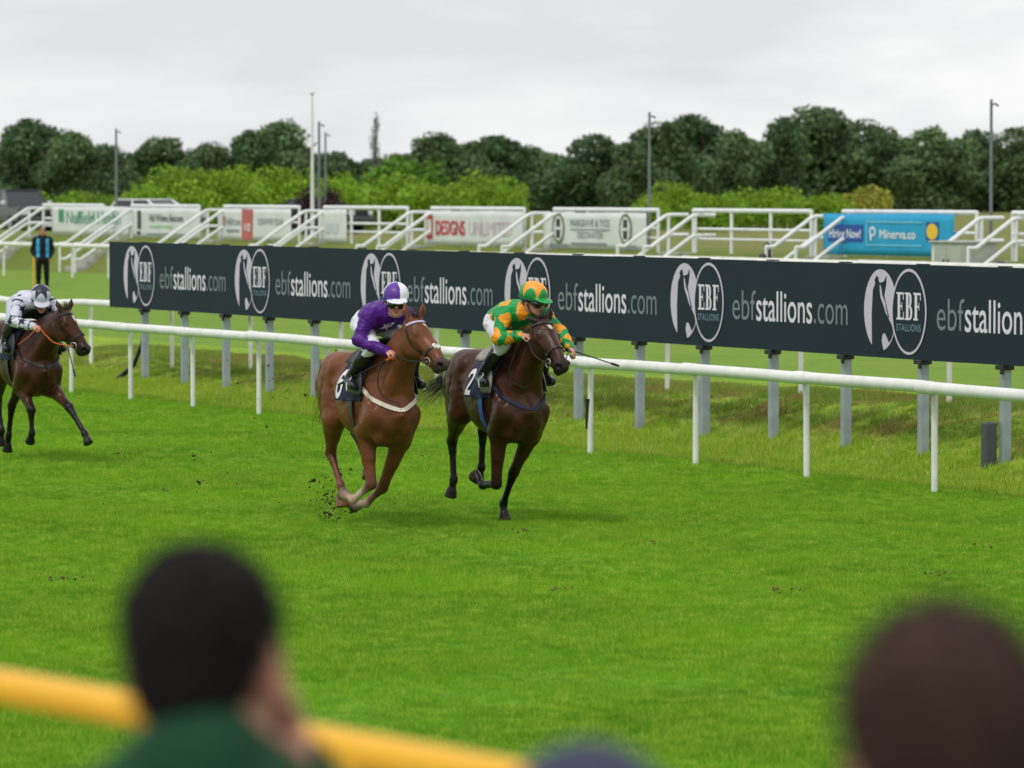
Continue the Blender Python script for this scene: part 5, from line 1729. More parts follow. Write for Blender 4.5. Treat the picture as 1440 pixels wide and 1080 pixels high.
def jockey(label, root, J, st):
    o = empty("person", tuple(root.location), root.rotation_euler[2])
    tag(o, label, "person", "jockeys")
    vox = .008
    B = Blob()
    head_prims(B, J, hair=srgb(60, 42, 32))
    torso_prims(B, J, -.012, SKIN)
    for i in (0, 1):
        arm_prims(B, J, i, -.008, SKIN); leg_prims(B, J, i, -.008, SKIN); foot_prims(B, J, i, -.008, SKIN); hand_prims(B, J, i)
    V, Q = B.mesh(vox, 1)
    C = B.colors(V, .006)
    mesh_obj("body", V, Q, M_skin, o, True, C)
    # silks
    c, hx, hy, hz, H, R = person_frame(J)
    B = Blob()
    torso_prims(B, J, .014, (1, 0, 0))
    ne = np.array(J['neck'], float)
    for i in (0, 1):
        arm_prims(B, J, i, .013, (0, 1, 0) if i == 0 else (0, 0, 1))
        B.cap(lerp(J['el'][i], J['wr'][i], .80), lerp(J['el'][i], J['wr'][i], .93), .046, .035, k=.02, col=(0, 0, 0))
    # back blown up a little by the wind
    mid = lerp(J['pelvis'], J['chest'], .55)
    tdir = unit(np.array(J['chest'], float) - np.array(J['pelvis'], float))
    Ls = unit(np.array(J['sh'][1], float) - np.array(J['sh'][0], float))
    bn = unit(np.cross(tdir, Ls)); bn = bn if bn[2] > 0 else -bn
    B.ell(mid + bn * .045, (.19, .15, .10), np.stack([tdir, Ls, bn], 1), k=.05, col=(1, 0, 0))
    # neck opening
    nb = ne + unit(np.array(J['head'], float) - ne) * .02
    V, Q = B.mesh(vox, 1)
    V = wrinkle(V, Q, .010, 11, st['seed']); V = wrinkle(V, Q, .006, 27, st['seed'] + 40)
    C = st['silk'](V, J, B)
    mesh_obj("silks", V, Q, M_silk, o, True, C)
    Bc = Blob(); Bc.cap(ne - unit(ne - np.array(J['head'])) * -.01, ne + unit(np.array(J['head'], float) - ne) * .03, .068, .064, k=.02)
    V, Q = Bc.mesh(vox, 1)
    mesh_obj("collar", V, Q, M_silk, o, True, np.tile(np.array(st['collar']), (len(V), 1)))
    # breeches
    B = Blob()
    pe = np.array(J['pelvis'], float)
    B.cap(pe, lerp(pe, J['chest'], .25), .132, .120, k=.05, n=Ls, q=1.28)
    for i in (0, 1):
        leg_prims(B, J, i, .010, SKIN, False)
        B.cap(J['kn'][i], lerp(J['kn'][i], J['an'][i], .24), .068, .062, k=.03)
    V, Q = B.mesh(vox, 1)
    V = wrinkle(V, Q, .008, 12, st['seed'] + 5)
    bc = np.tile(np.array(st['breeches']), (len(V), 1))
    if 'breech_mark' in st:
        mc, mr, mcol = st['breech_mark']
        mm = np.linalg.norm(V - np.array(mc), axis=1) < mr * (1 + .4 * vnoise(V[:, 0] * 50, V[:, 2] * 50))
        bc[mm] = mcol
    mesh_obj("breeches", V, Q, M_breech, o, True, bc)
    # boots
    for i in (0, 1):
        B = Blob()
        kn, an = np.array(J['kn'][i], float), np.array(J['an'][i], float)
        B.cap(lerp(kn, an, .24), lerp(kn, an, .5), .066, .062, k=.02)
        B.cap(lerp(kn, an, .4), an, .062, .046, k=.03)
        foot_prims(B, J, i, .010, SKIN)
        V, Q = B.mesh(vox, 1)
        V = wrinkle(V, Q, .004, 16, 31 + i)
        mesh_obj("boot", V, Q, M_boot, o, True)
    # helmet under its coloured cap
    hs = J.get('hs', 1.0)
    B = Blob()
    B.ell(H(-.014, 0, .050), (.122 * hs, .100 * hs, .098 * hs), R, k=.02)
    B.pr.append((lambda X, Y, Z: -((X - H(0, 0, .010)[0]) * hz[0] + (Y - H(0, 0, .010)[1]) * hz[1] + (Z - H(0, 0, .010)[2]) * hz[2]), np.array(H(0, 0, 0)) - .2, np.array(H(0, 0, 0)) + .2, .01, (.5, .5, .5), 2))
    pk = H(.088, 0, .026)
    pax = unit(hx - hz * .22)
    B.ell(pk + pax * .018, (.072 * hs, .084 * hs, .010), np.stack([pax, hy, np.cross(pax, hy)], 1), k=.014)
    V, Q = B.mesh(.0065, 1)
    d = V - c
    X, Y, Z = d @ hx / hs, d @ hy / hs, d @ hz / hs
    mesh_obj("helmet", V, Q, M_shell, o, True, st['cap'](X, Y, Z))
    # pompom button / band
    g = G(); n = 40
    pts = [H(-.014 + .1235 * math.cos(a), .1015 * math.sin(a), .016) for a in np.linspace(0, 2 * math.pi, n)]
    ribbon("helmet_band", np.array(pts[:-1]), np.array([unit(p - H(-.014, 0, .016)) for p in pts[:-1]]), .016, .003, st['band'], o, True)
    # goggles
    B = Blob()
    B.ell(H(.052, 0, -.010), (.064 * hs, .076 * hs, .040 * hs), R, k=.01)
    B.ell(H(.086, .034, -.012), (.030 * hs, .038 * hs, .035 * hs), R, k=.02)
    B.ell(H(.086, -.034, -.012), (.030 * hs, .038 * hs, .035 * hs), R, k=.02)
    B.ell(H(.100, 0, -.046), (.030 * hs, .014 * hs, .022 * hs), R, k=.01, sub=True)
    V, Q = B.mesh(.006, 1)
    mesh_obj("goggles", V, Q, M_goggle, o, True)
    pts = [H(-.012 + .106 * math.cos(a), .089 * math.sin(a), -.004) for a in np.linspace(.5, 2 * math.pi - .5, 30)]
    ribbon("goggle_strap", np.array(pts), np.array([unit(p - H(-.014, 0, 0)) for p in pts]), .018, .003, M_leather, o)
    # chin strap
    pts = [H(.0, .080, .01), H(.02, .072, -.05), H(.045, .045, -.10), H(.05, 0, -.118), H(.045, -.045, -.10), H(.02, -.072, -.05), H(.0, -.080, .01)]
    P = resample(pts, .015)
    ribbon("chin_strap", P, np.array([unit(p - H(.01, 0, -.03)) for p in P]), .012, .004, st.get('strap', M_leather), o)
    return o

def whip(label, root, a, b, handle):
    """riding whip as its own thing"""
    a = np.array(a, float); b = np.array(b, float)
    o = empty("riding_whip", tuple(root.location), root.rotation_euler[2])
    tag(o, label, "whip", "riding whips")
    g = G(); g.tube([lerp(a, b, .12), lerp(a, b, .5), lerp(a, b, .86)], [.0075, .006, .0055], 8); g.build("shaft", M_leather, o, True)
    g = G(); g.tube([a, lerp(a, b, .05), lerp(a, b, .14)], [.012, .011, .009], 8); g.build("handle", handle, o, True)
    g = G(); g.tube([lerp(a, b, .84), lerp(a, b, .92), b], [.010, .012, .010], 8); g.build("flap", M_leather, o, True)
    return o

def rein(root_bridle, B, pts, mat, r=.006):
    P = resample(pts, .03)
    d = B.ev(P)
    bad = d < .008
    if bad.any():
        P[bad] = B.snap(P[bad], .009)
    g = G(); g.tube(P, r, 6)
    return g.build("rein", mat, root_bridle, True)
# ------------------------------------------------------------------ the three runners
TH = 24.0
def arm_uv(V, J, i):
    s, el, wr = [np.array(J[k][i], float) for k in ('sh', 'el', 'wr')]
    best = None
    for k, (a, b, t0, t1) in enumerate(((s, el, 0, .5), (el, wr, .5, 1.0))):
        ab = b - a
        t = np.clip((V - a) @ ab / (ab @ ab), 0, 1)
        q = V - a - t[:, None] * ab
        d = np.linalg.norm(q, axis=1)
        n1 = unit(np.cross(ab, [.2, .3, 1])); n2 = unit(np.cross(ab, n1))
        an = np.arctan2(q @ n2, q @ n1) / (2 * math.pi) + .5
        u = t0 + (t1 - t0) * t
        if best is None:
            best = [d, u, an]
        else:
            m = d < best[0]
            best = [np.where(m, x, y) for x, y in zip((d, u, an), best)]
    return best[1], best[2]

def torso_uv(V, J):
    pe, chn = np.array(J['pelvis'], float), np.array(J['chest'], float)
    t = unit(chn - pe); L = unit(np.array(J['sh'][1], float) - np.array(J['sh'][0], float))
    return (V - pe) @ t, (V - (pe + chn) / 2) @ L, (V - (pe + chn) / 2) @ np.cross(t, L)

def limb_id(V, B):
    c = B.colors(V, .004)
    return np.argmax(np.concatenate([c, (1 - c.sum(1, keepdims=True)) * 1.2], 1), 1)      # 0 torso, 1 right arm, 2 left arm, 3 cuff

def silk_diamonds(V, J, B):
    g, og = np.array(srgb(22, 150, 74)), np.array(srgb(246, 160, 40))
    lid = limb_id(V, B)
    C = np.tile(g, (len(V), 1))
    tu, tl, tn = torso_uv(V, J)
    def dia(u, v, r):
        return np.abs(u - np.floor(u) - .5) + np.abs(v - np.floor(v) - .5) < r
    m = (lid == 0) & dia(tu / .24 + .1, tl / .24 + .5 + (np.floor(tu / .24 + .1) % 2) * .5, .40)
    C[m] = og
    for i in (0, 1):
        u, an = arm_uv(V, J, i)
        row = np.floor(u * 3.2)
        m = (lid == i + 1) & dia(u * 3.2, an * 2 + .5 * (row % 2) + .15, .47)
        C[m] = og
        C[(lid == 3)] = np.array(srgb(52, 78, 66))
    return C

def silk_purple(V, J, B):
    p = np.array(srgb(76, 24, 126))
    C = np.tile(p, (len(V), 1))
    lid = limb_id(V, B)
    C[lid == 3] = np.array(srgb(46, 34, 66))
    # small white running figure printed on the breast
    tu, tl, tn = torso_uv(V, J)
    q = V - np.array([.545, -.005, 1.885])
    x, y = q[:, 1], q[:, 2] * .9 + q[:, 0] * .1
    near = (lid == 0) & (np.linalg.norm(q * np.array([.5, 1, 1]), axis=1) < .09)
    fig = (np.abs(y - x * .35) < .012) & (np.abs(x) < .045) | (np.hypot(x - .035, y - .028) < .016) | ((np.abs(y + .02 + x * .9) < .008) & (np.abs(x) < .045)) | ((np.abs(x + .03 - y) < .008) & (np.abs(y) < .03))
    C[near & fig] = np.array(srgb(225, 222, 232))
    return C

def silk_stars(V, J, B):
    w, k = np.array(srgb(206, 206, 224)), np.array(srgb(20, 20, 44))
    C = np.tile(w, (len(V), 1))
    lid = limb_id(V, B)
    tu, tl, tn = torso_uv(V, J)
    for i in (0, 1):
        u, an = arm_uv(V, J, i)
        L = .56
        for (cu, ca) in ((.18, .1), (.18, .6), (.46, .15), (.46, .45), (.46, .80), (.74, .05), (.74, .38), (.74, .72)):
            da = (an - ca + .5) % 1 - .5
            C[(lid == i + 1) & star_mask((u - cu) * L, da * .31, .062, .6)] = k
        C[(lid == i + 1) & (np.abs(u - .04) < .022)] = k          # armhole braid
    for (cu, cl) in ((.10, -.10), (.10, .10), (.28, 0), (.33, -.17), (.33, .17)):
        C[(lid == 0) & star_mask(tu - cu, tl - cl, .075, .3)] = k
    C[lid == 3] = w * .95
    u, an = arm_uv(V, J, 0); C[(lid != 0) & (np.abs(u - .93) < .014)] = k
    return C

def cap_purple(X, Y, Z):
    a = np.degrees(np.arctan2(Y, X + .014)) - 12
    q = np.floor(a / 90) % 2
    C = np.where((q == 0)[:, None], np.array(srgb(235, 235, 240)), np.array(srgb(88, 44, 150)))
    C[(X > .106) & (Z < .035)] = np.array(srgb(225, 226, 236))
    return C

def cap_green(X, Y, Z):
    C = np.tile(np.array(srgb(24, 150, 72)), (len(X), 1))
    th = np.arctan2(np.hypot(X - .01, Y), Z - .01) / 1.57
    an = np.arctan2(Y, X - .01)
    C[star_mask(th * np.cos(an), th * np.sin(an), .92, math.pi / 5) & (Z > .02)] = np.array(srgb(248, 160, 48))
    return C

def cap_star(X, Y, Z):
    C = np.tile(np.array(srgb(200, 200, 216)), (len(X), 1))
    th = np.arctan2(np.hypot(X - .015, Y), Z - .01) / 1.57
    an = np.arctan2(Y, X - .015)
    C[star_mask(th * np.cos(an), th * np.sin(an), .74, math.pi / 5 + .1) & (Z > .02)] = np.array(srgb(28, 30, 54))
    return C

M_navy = M("navy_cloth", srgb(24, 30, 62), .75, .2, 12, bump=.15, bscale=60)
M_number = M("white_print", srgb(225, 226, 235), .7, .06, 12)
M_orange = M("orange_grip", srgb(214, 96, 40), .6, .15, 20)
M_lilac = M("lilac_braid", srgb(196, 180, 212), .7, .25, 60, bump=.4, bscale=90)
M_cream = M("cream_webbing", srgb(214, 204, 190), .75, .12, 30, bump=.2)
M_fleece = M("white_fleece", srgb(228, 222, 212), .9, .15, 60, bump=.6, bscale=90)
M_bluegirth = M("blue_girth", srgb(40, 90, 160), .6, .2, 20)
M_blue_band = M("blue_band", srgb(40, 60, 150), .6, .1, 20)
M_green_band = M("green_band", srgb(22, 120, 62), .6, .1, 20)
M_dark_band = M("dark_band", srgb(40, 42, 54), .6, .1, 20)
M_cream_leather = M("grey_saddle", srgb(150, 148, 140), .5, .2, 20)
M_greyblue = M("grey_saddle_flap", srgb(46, 50, 52), .5, .2, 20)

def breastplate(root, B, mat, z_side, z_front, width, s0=.38):
    n = 44
    an = np.linspace(-2.0, 2.0, n)
    oo = np.stack([0 * an + s0, 0 * an, z_front + (z_side - z_front) * np.abs(an / 2.0) ** 1.1], 1)
    dd = np.stack([np.cos(an), np.sin(an), 0 * an], 1)
    P = B.out_ray(oo, dd, .006, 1.0)
    ribbon("breast_girth", P, B.grad(P), width, .006, mat, root)

BAYK = srgb(20, 15, 15)
# --- bay horse, green and orange colours
g_coat = srgb(65, 38, 26)
GC = dict(coat=g_coat, chest=srgb(66, 36, 23), knee=BAYK, hoof=srgb(52, 42, 38), bay=True, muzzle=srgb(40, 32, 31), ear=srgb(46, 32, 28), star=(.135, .005, .028, .020))
for k in ('FR', 'FL', 'HR', 'HL'):
    GC['cannon_' + k] = BAYK; GC['pastern_' + k] = BAYK
GC['pastern_HR'] = srgb(40, 34, 33)
G_pose = dict(poll=(.99, .03, 1.93), muzzle=(1.43, .085, 1.54), ears=[(-.13, -.05, .03), (-.05, .035, .13)],
    FR=[(.40, -.15, .87), (.30, -.13, .375), (.01, -.14, .345), (-.17, -.15, .43)],
    FL=[(.46, .15, .84), (.15, .12, .475), (-.05, .10, .165), (-.02, .10, .0)],
    HR=[(-.42, -.19, 1.03), (-.78, -.12, .735), (-.74, -.12, .36), (-.80, -.13, .19)],
    HL=[(-.22, .19, 1.04), (-.58, .12, .84), (-.575, .10, .48), (-.67, .10, .34)],
    tail=[(-.22, -.14, -.10), (-.22, -.10, -.22)], mane_side=1)
green_horse, BG, HG, AXG = build_horse("racehorse", "dark bay horse with a white star and black legs under the green and orange jockey", (-.1526, 44.666), TH, G_pose, GC,
    dict(coat=coat_mat("dark_bay_coat"), hair=M("black_hair", (.010, .009, .009), .45, .3, 30)))
breastplate(green_horse, BG, M_navy, 1.48, 1.10, .03)
saddle_cloth(green_horse, BG, "navy saddle cloth with number 2 worn by the dark bay horse", (DIG2, .08, 1.335, .21, .15, .02, .22), M_navy, M_number, -.03, .50, 1.20, slant=.0)
G_J = dict(hs=1.2, head=(.735, .065, 2.125), face=(.90, .34, -.20), roll=.02, neck=(.625, .01, 2.04), chest=(.50, 0, 1.985), pelvis=(.17, 0, 1.93),
    sh=[(.60, -.18, 1.995), (.65, .19, 1.99)], el=[(.70, -.285, 1.765), (.82, .31, 1.81)], wr=[(.865, -.125, 1.795), (1.00, .305, 1.68)],
    hd=[(.85, .5, 0), (.75, .25, -.55)], hp=[(.3, .3, -.9), (-.2, -.6, -.8)], thumb=(-1, 1),
    hip=[(.17, -.10, 1.89), (.17, .10, 1.89)], kn=[(.64, -.215, 1.71), (.64, .215, 1.71)], an=[(.38, -.325, 1.40), (.38, .325, 1.40)], toe=[(.53, -.345, 1.345), (.53, .345, 1.345)])
saddle(green_horse, BG, "pale grey racing saddle on the navy cloth numbered 2", dict(R=(.48, -.34, 1.315), L=(.48, .34, 1.315), girth=M_bluegirth), M_cream_leather)
jockey("crouching jockey in green silks with orange diamonds and matching starred cap", green_horse, G_J,
    dict(seed=3, silk=silk_diamonds, collar=srgb(20, 110, 58), breeches=srgb(214, 214, 222), cap=cap_green, band=M_green_band))
whip("black riding whip pointing sideways from the left hand of the green jockey", green_horse, (1.03, .26, 1.675), (1.18, .74, 1.51), M_leather)
gb = [c for c in green_horse.children if c.name.startswith("bridle")][0]
rein(gb, BG, [HG(.445, -.09, -.105), lerp(HG(.445, -.09, -.105), (.93, -.10, 1.775), .5) + np.array([0, -.03, -.03]), (.94, -.10, 1.775), (.80, -.14, 1.66), (.78, -.20, 1.50), (.74, -.20, 1.38), (.80, -.05, 1.30)], M_leather)
rein(gb, BG, [HG(.445, .09, -.105), lerp(HG(.445, .09, -.105), (1.06, .27, 1.66), .5), (1.06, .27, 1.66), (.90, .20, 1.60), (.80, .17, 1.50)], M_leather)

# --- chestnut horse, purple colours
p_coat = srgb(111, 65, 39)
PC = dict(coat=p_coat, chest=srgb(98, 56, 33), knee=srgb(80, 46, 36), hoof=srgb(120, 84, 56), bay=True, muzzle=srgb(66, 54, 52), ear=srgb(118, 70, 46), star=(.115, .012, .020, .013))
for k in ('FR', 'FL', 'HR', 'HL'):
    PC['cannon_' + k] = srgb(104, 60, 44); PC['pastern_' + k] = srgb(112, 74, 58)
PC['hoof_FL'] = srgb(34, 30, 30); PC['hoof_FR'] = srgb(96, 82, 70)
PC['cannon_FR'] = srgb(190, 168, 148); PC['pastern_FR'] = srgb(172, 142, 122)
PC['pastern_FL'] = srgb(180, 154, 136); PC['cannon_FL'] = srgb(120, 84, 66); PC['pastern_HR'] = srgb(128, 88, 72)
P_pose = dict(poll=(.97, .07, 1.955), muzzle=(1.385, .23, 1.575), ears=[(-.03, -.045, .165), (-.01, .035, .165)],
    FR=[(.34, -.15, .90), (.43, -.14, .42), (.21, -.225, .265), (.03, -.27, .315)],
    FL=[(.44, .15, .82), (.12, .10, .36), (-.14, .05, .205), (-.34, -.01, .165)],
    HR=[(-.36, -.19, 1.01), (-.63, -.12, .66), (-.38, -.12, .37), (-.335, -.12, .16)],
    HL=[(-.20, .19, 1.02), (-.58, .12, .85), (-.29, .10, .60), (-.20, .09, .44)],
    tail=[(-.18, .02, -.20), (-.12, .02, -.28)], mane_side=1, forelock_back=.14)
purple_horse, BP, HP_, AXP = build_horse("racehorse", "chestnut horse with white socks and a lilac browband under the purple jockey", (-1.3571, 44.027), TH, P_pose, PC,
    dict(coat=coat_mat("chestnut_coat"), hair=M("brown_hair", srgb(70, 42, 26), .5, .3, 30), browband=M_lilac))
breastplate(purple_horse, BP, M_cream, 1.46, 1.12, .04)
# fleece rosette on the noseband
pbx = [c for c in purple_horse.children if c.name.startswith("bridle")][0]
Bf = Blob()
for i in range(7):
    a = i * .9
    Bf.ell(HP_(.375 + .026 * math.cos(a), .026 * math.sin(a), .012), (.020, .020, .016), k=.008)
Bf.ell(HP_(.375, 0, .014), (.024, .024, .018), k=.008)
V, Q = Bf.mesh(.006, 1); mesh_obj("fleece_rosette", V, Q, M_fleece, pbx, True)
saddle_cloth(purple_horse, BP, "navy saddle cloth with number 6 worn by the chestnut horse", (DIG6, .07, 1.345, .22, .16, .02, .24), M_navy, M_number, -.04, .50, 1.20)
P_J = dict(hs=1.2, head=(.575, .05, 2.125), face=(.90, -.30, -.14), roll=-.04, neck=(.505, .0, 2.05), chest=(.41, 0, 1.99), pelvis=(.09, 0, 1.93),
    sh=[(.50, -.19, 1.995), (.50, .19, 1.995)], el=[(.535, -.31, 1.765), (.68, .30, 1.80)], wr=[(.755, -.115, 1.665), (.80, .13, 1.665)],
    hd=[(.85, .5, -.2), (.85, -.5, -.1)], hp=[(.3, .3, -.9), (.3, -.3, -.9)], thumb=(-1, 1),
    hip=[(.09, -.10, 1.89), (.09, .10, 1.89)], kn=[(.61, -.205, 1.725), (.61, .205, 1.725)], an=[(.34, -.325, 1.40), (.34, .325, 1.40)], toe=[(.49, -.345, 1.34), (.49, .345, 1.34)])
saddle(purple_horse, BP, "black racing saddle on the navy cloth numbered 6", dict(R=(.44, -.34, 1.31), L=(.44, .34, 1.31)), M_greyblue)
jockey("crouching jockey in plain purple silks with purple and white quartered cap", purple_horse, P_J,
    dict(seed=9, silk=silk_purple, collar=srgb(70, 30, 110), breeches=srgb(216, 216, 226), cap=cap_purple, band=M_blue_band, strap=M_cream,
         breech_mark=((.33, -.24, 1.80), .035, np.array(srgb(190, 40, 50)))))
whip("dark riding whip with an orange grip slanting back from the purple jockey", purple_horse, (.89, -.10, 1.625), (.26, -.40, 1.345), M_orange)
rein(pbx, BP, [HP_(.445, -.09, -.105), lerp(HP_(.445, -.09, -.105), (.84, -.08, 1.64), .5) + np.array([0, -.02, -.02]), (.83, -.08, 1.63), (.74, -.17, 1.52), (.72, -.19, 1.36), (.76, -.14, 1.24), (.84, -.02, 1.18)], M_leather)
rein(pbx, BP, [HP_(.445, .09, -.105), lerp(HP_(.445, .09, -.105), (.88, .10, 1.64), .5), (.86, .10, 1.64), (.78, .16, 1.50)], M_leather)

# --- dark bay horse behind, white colours with stars
t_coat = srgb(65, 35, 24)
TC = dict(coat=t_coat, knee=BAYK, hoof=srgb(44, 40, 40), bay=True, muzzle=srgb(34, 27, 27), ear=srgb(60, 36, 30), star=(.150, .0, .040, .015))
for k in ('FR', 'FL', 'HR', 'HL'):
    TC['cannon_' + k] = BAYK; TC['pastern_' + k] = BAYK
T_pose = dict(poll=(1.22, .10, 1.77), muzzle=(1.52, .31, 1.345), ears=[(-.06, -.05, .12), (-.01, .04, .145)],
    FR=[(.40, -.15, .88), (.69, -.13, .63), (.715, -.13, .36), (.63, -.13, .25)],
    FL=[(.56, .16, .87), (.97, .235, .665), (1.26, .325, .37), (1.33, .345, .26)],
    HR=[(-.30, -.19, 1.0), (-.60, -.12, .68), (-.45, -.12, .34), (-.50, -.12, .16)],
    HL=[(-.46, .19, 1.0), (-.80, .12, .62), (-.87, .10, .25), (-.93, .10, .06)],
    tail=[(-.30, -.04, -.08), (-.25, 0, -.2)], mane_side=-1)
third_horse, BT, HT, AXT = build_horse("racehorse", "dark brown horse reaching forward behind the leading pair, ridden by the star-patterned jockey", (-5.698, 54.663), TH, T_pose, TC,
    dict(coat=coat_mat("dark_brown_coat"), hair=bpy.data.materials["black_hair"]))
breastplate(third_horse, BT, M_leather, 1.45, 1.12, .025)
saddle_cloth(third_horse, BT, "navy saddle cloth half hidden beneath the star-patterned jockey", (DIG8, .06, 1.34, .21, .15, .02, .2), M_navy, M_number, -.04, .50, 1.20)
T_J = dict(hs=1.15, head=(.50, .055, 1.895), face=(.82, -.18, -.52), roll=.03, neck=(.42, .0, 1.89), chest=(.30, 0, 1.845), pelvis=(-.03, 0, 1.83),
    sh=[(.42, -.185, 1.85), (.42, .185, 1.85)], el=[(.58, -.30, 1.64), (.62, .30, 1.66)], wr=[(.79, -.13, 1.585), (.82, .13, 1.585)],
    hd=[(.85, .5, -.05), (.85, -.5, -.1)], hp=[(.3, .3, -.9), (.3, -.3, -.9)], thumb=(-1, 1),
    hip=[(-.02, -.10, 1.80), (-.02, .10, 1.80)], kn=[(.40, -.26, 1.66), (.40, .26, 1.66)], an=[(.30, -.325, 1.38), (.30, .325, 1.38)], toe=[(.44, -.345, 1.32), (.44, .345, 1.32)])
saddle(third_horse, BT, "dark racing saddle under the star-patterned jockey", dict(R=(.39, -.34, 1.29), L=(.39, .34, 1.29)), M_greyblue)
jockey("crouching jockey in white silks with dark stars and a starred white cap", third_horse, T_J,
    dict(seed=15, silk=silk_stars, collar=srgb(200, 200, 216), breeches=srgb(186, 190, 210), cap=cap_star, band=M_dark_band))
whip("black riding whip hanging down past the neck of the rearmost horse", third_horse, (.99, .16, 1.56), (1.18, .24, 1.02), M_leather)
tb_ = [c for c in third_horse.children if c.name.startswith("bridle")][0]
rein(tb_, BT, [HT(.445, -.09, -.105), lerp(HT(.445, -.09, -.105), (.88, -.09, 1.56), .5) + np.array([0, -.03, -.05]), (.88, -.09, 1.565), (.78, -.20, 1.46), (.62, -.26, 1.38)], M_orange, .006)
rein(tb_, BT, [HT(.445, .09, -.105), lerp(HT(.445, .09, -.105), (.90, .10, 1.57), .5), (.90, .10, 1.57)], M_orange, .006)
# ------------------------------------------------------------------ steward by the far rail
def standing(label, loc, rz, J, parts, vox, hair_col, cat="person", grp=None, skin=SKIN):
    o = empty("person", loc, rz); tag(o, label, cat, grp)
    B = Blob()
    head_prims(B, J, col=skin, hair=hair_col)
    torso_prims(B, J, -.01, skin)
    for i in (0, 1):
        arm_prims(B, J, i, -.006, skin); leg_prims(B, J, i, -.006, skin); foot_prims(B, J, i, -.006, skin); hand_prims(B, J, i, skin)
    V, Q = B.mesh(vox, 1)
    mesh_obj("body", V, Q, M_skin, o, True, B.colors(V, .006))
    for nm, fn_, amp in parts:
        B = Blob(); res = fn_(B, J)
        V, Q = B.mesh(vox, 1)
        V = wrinkle(V, Q, amp, 9, len(nm))
        C = res(V) if callable(res) else np.tile(np.array(res), (len(V), 1))
        mesh_obj(nm, V, Q, M_coat, o, True, C)
    return o
M_coat = M("woven_cloth", rough=.85, var=.12, scale=12, bump=.2, bscale=60, attr="Col", spec=.2)
def std_J(h=1.0, face=(1, 0, 0)):
    s = h
    return dict(hs=1.0, head=(.02, 0, 1.62 * s), face=face, neck=(-.005, 0, 1.47 * s), chest=(-.01, 0, 1.30 * s), pelvis=(0, 0, .95 * s), w=1.05,
        sh=[(-.01, -.20, 1.40 * s), (-.01, .20, 1.40 * s)], el=[(-.03, -.27, 1.12 * s), (-.03, .27, 1.12 * s)], wr=[(.05, -.25, .88 * s), (.05, .25, .88 * s)],
        hd=[(.1, 0, -1), (.1, 0, -1)], hp=[(0, 1, 0), (0, -1, 0)], thumb=(1, -1), curl=(.5, .5),
        hip=[(0, -.10, .92 * s), (0, .10, .92 * s)], kn=[(.02, -.11, .50 * s), (.02, .11, .50 * s)], an=[(-.02, -.12, .10 * s), (-.02, .12, .10 * s)], toe=[(.16, -.14, .035), (.16, .14, .035)])
def p_jacket(col, e=.03, extra=None):
    def f(B, J):
        torso_prims(B, J, e, col)
        for i in (0, 1):
            arm_prims(B, J, i, e * .7, col)
        pe = np.array(J['pelvis'], float)
        B.cap(pe + np.array([0, -.05, -.08]), pe + np.array([0, .05, -.08]), .12 + e, k=.05)
        B.cap(np.array(J['neck'], float) + np.array([0, 0, -.02]), np.array(J['neck'], float) + np.array([0, 0, .03]), .075, .075, k=.02)
        return extra or col
    return f
def p_trousers(col):
    def f(B, J):
        pe = np.array(J['pelvis'], float)
        B.cap(pe + np.array([0, -.06, -.05]), pe + np.array([0, .06, -.05]), .125, k=.05)
        for i in (0, 1):
            leg_prims(B, J, i, .018, col)
        return col
    return f
def p_shoes(col):
    def f(B, J):
        for i in (0, 1):
            foot_prims(B, J, i, .008, col)
        return col
    return f
JS = std_J(1.02)
JS['el'] = [(-.06, -.28, 1.13), (-.06, .28, 1.13)]; JS['wr'] = [(.06, -.20, .94), (.06, .20, .94)]
def vest(V):
    C = np.tile(np.array(srgb(30, 32, 38)), (len(V), 1))
    m = (np.abs(np.abs(V[:, 1]) - .135) < .045) & (V[:, 2] > .93) & (V[:, 2] < 1.46) & (V[:, 0] > -.02)
    C[m] = np.array(srgb(70, 160, 214))
    return C
sy = 133.0
standing("steward in a black jacket with light blue tabard strips by the far rail", ((60 - 720) / 6600 * sy, sy, .33), math.radians(-82), JS,
    [("jacket", p_jacket(srgb(30, 32, 38), .04, vest), .008), ("trousers", p_trousers(srgb(22, 23, 27)), .006), ("shoes", p_shoes(srgb(16, 16, 17)), .002)], .014, srgb(120, 84, 66), skin=srgb(190, 128, 106))
o = empty("marker_stick", ((47.5 - 720) / 6600 * (sy - .3), sy - .3, .33)); tag(o, "yellow stick held upright beside the steward in the tabard", "stick")
g = G(); g.tube([(0, 0, 0), (0, 0, .55), (0, 0, .98)], [.028, .028, .028], 8); g.build("shaft", M("yellow_stick_paint", srgb(222, 178, 40), .5, .1, 8), o, True)
g = G(); g.tube([(0, 0, .96), (0, 0, 1.0)], [.034, .03], 8); g.build("cap", M_black, o, True)

# ------------------------------------------------------------------ foreground: viewing steps, yellow handrail, spectators
g = G()
FZ = 1.02
for i, (y0, y1, z) in enumerate(((-4, 2.6, 1.55), (2.6, 9.4, FZ))):
    g.box((0, (y0 + y1) / 2, z / 2 - .1), (16, y1 - y0, z + .2), bev=.01)
structure(g.build("viewing_steps", M_conc, None))
M_yel = M("yellow_rail_paint", srgb(238, 178, 24), .38, .05, 5)
o = empty("yellow_handrail", (-.9, 8.1, FZ)); tag(o, "yellow tubular handrail in front of the spectators", "handrail")
e0, e1 = Vector((-.90, 8.10, 2.295)), Vector((.06, 6.84, 2.278))
dr = (e1 - e0)
q0, q1 = e0 - dr * 1.2, e0 + dr * 1.05
g = G(); g.tube([q0 - o.location, e0 - o.location, q1 - o.location], .031, 14); g.build("top_rail", M_yel, o, True)
g = G(); g.tube([q0 - o.location - Vector((0, 0, .55)), q1 - o.location - Vector((0, 0, .55))], .028, 12); g.build("mid_rail", M_whitepaint, o, True)
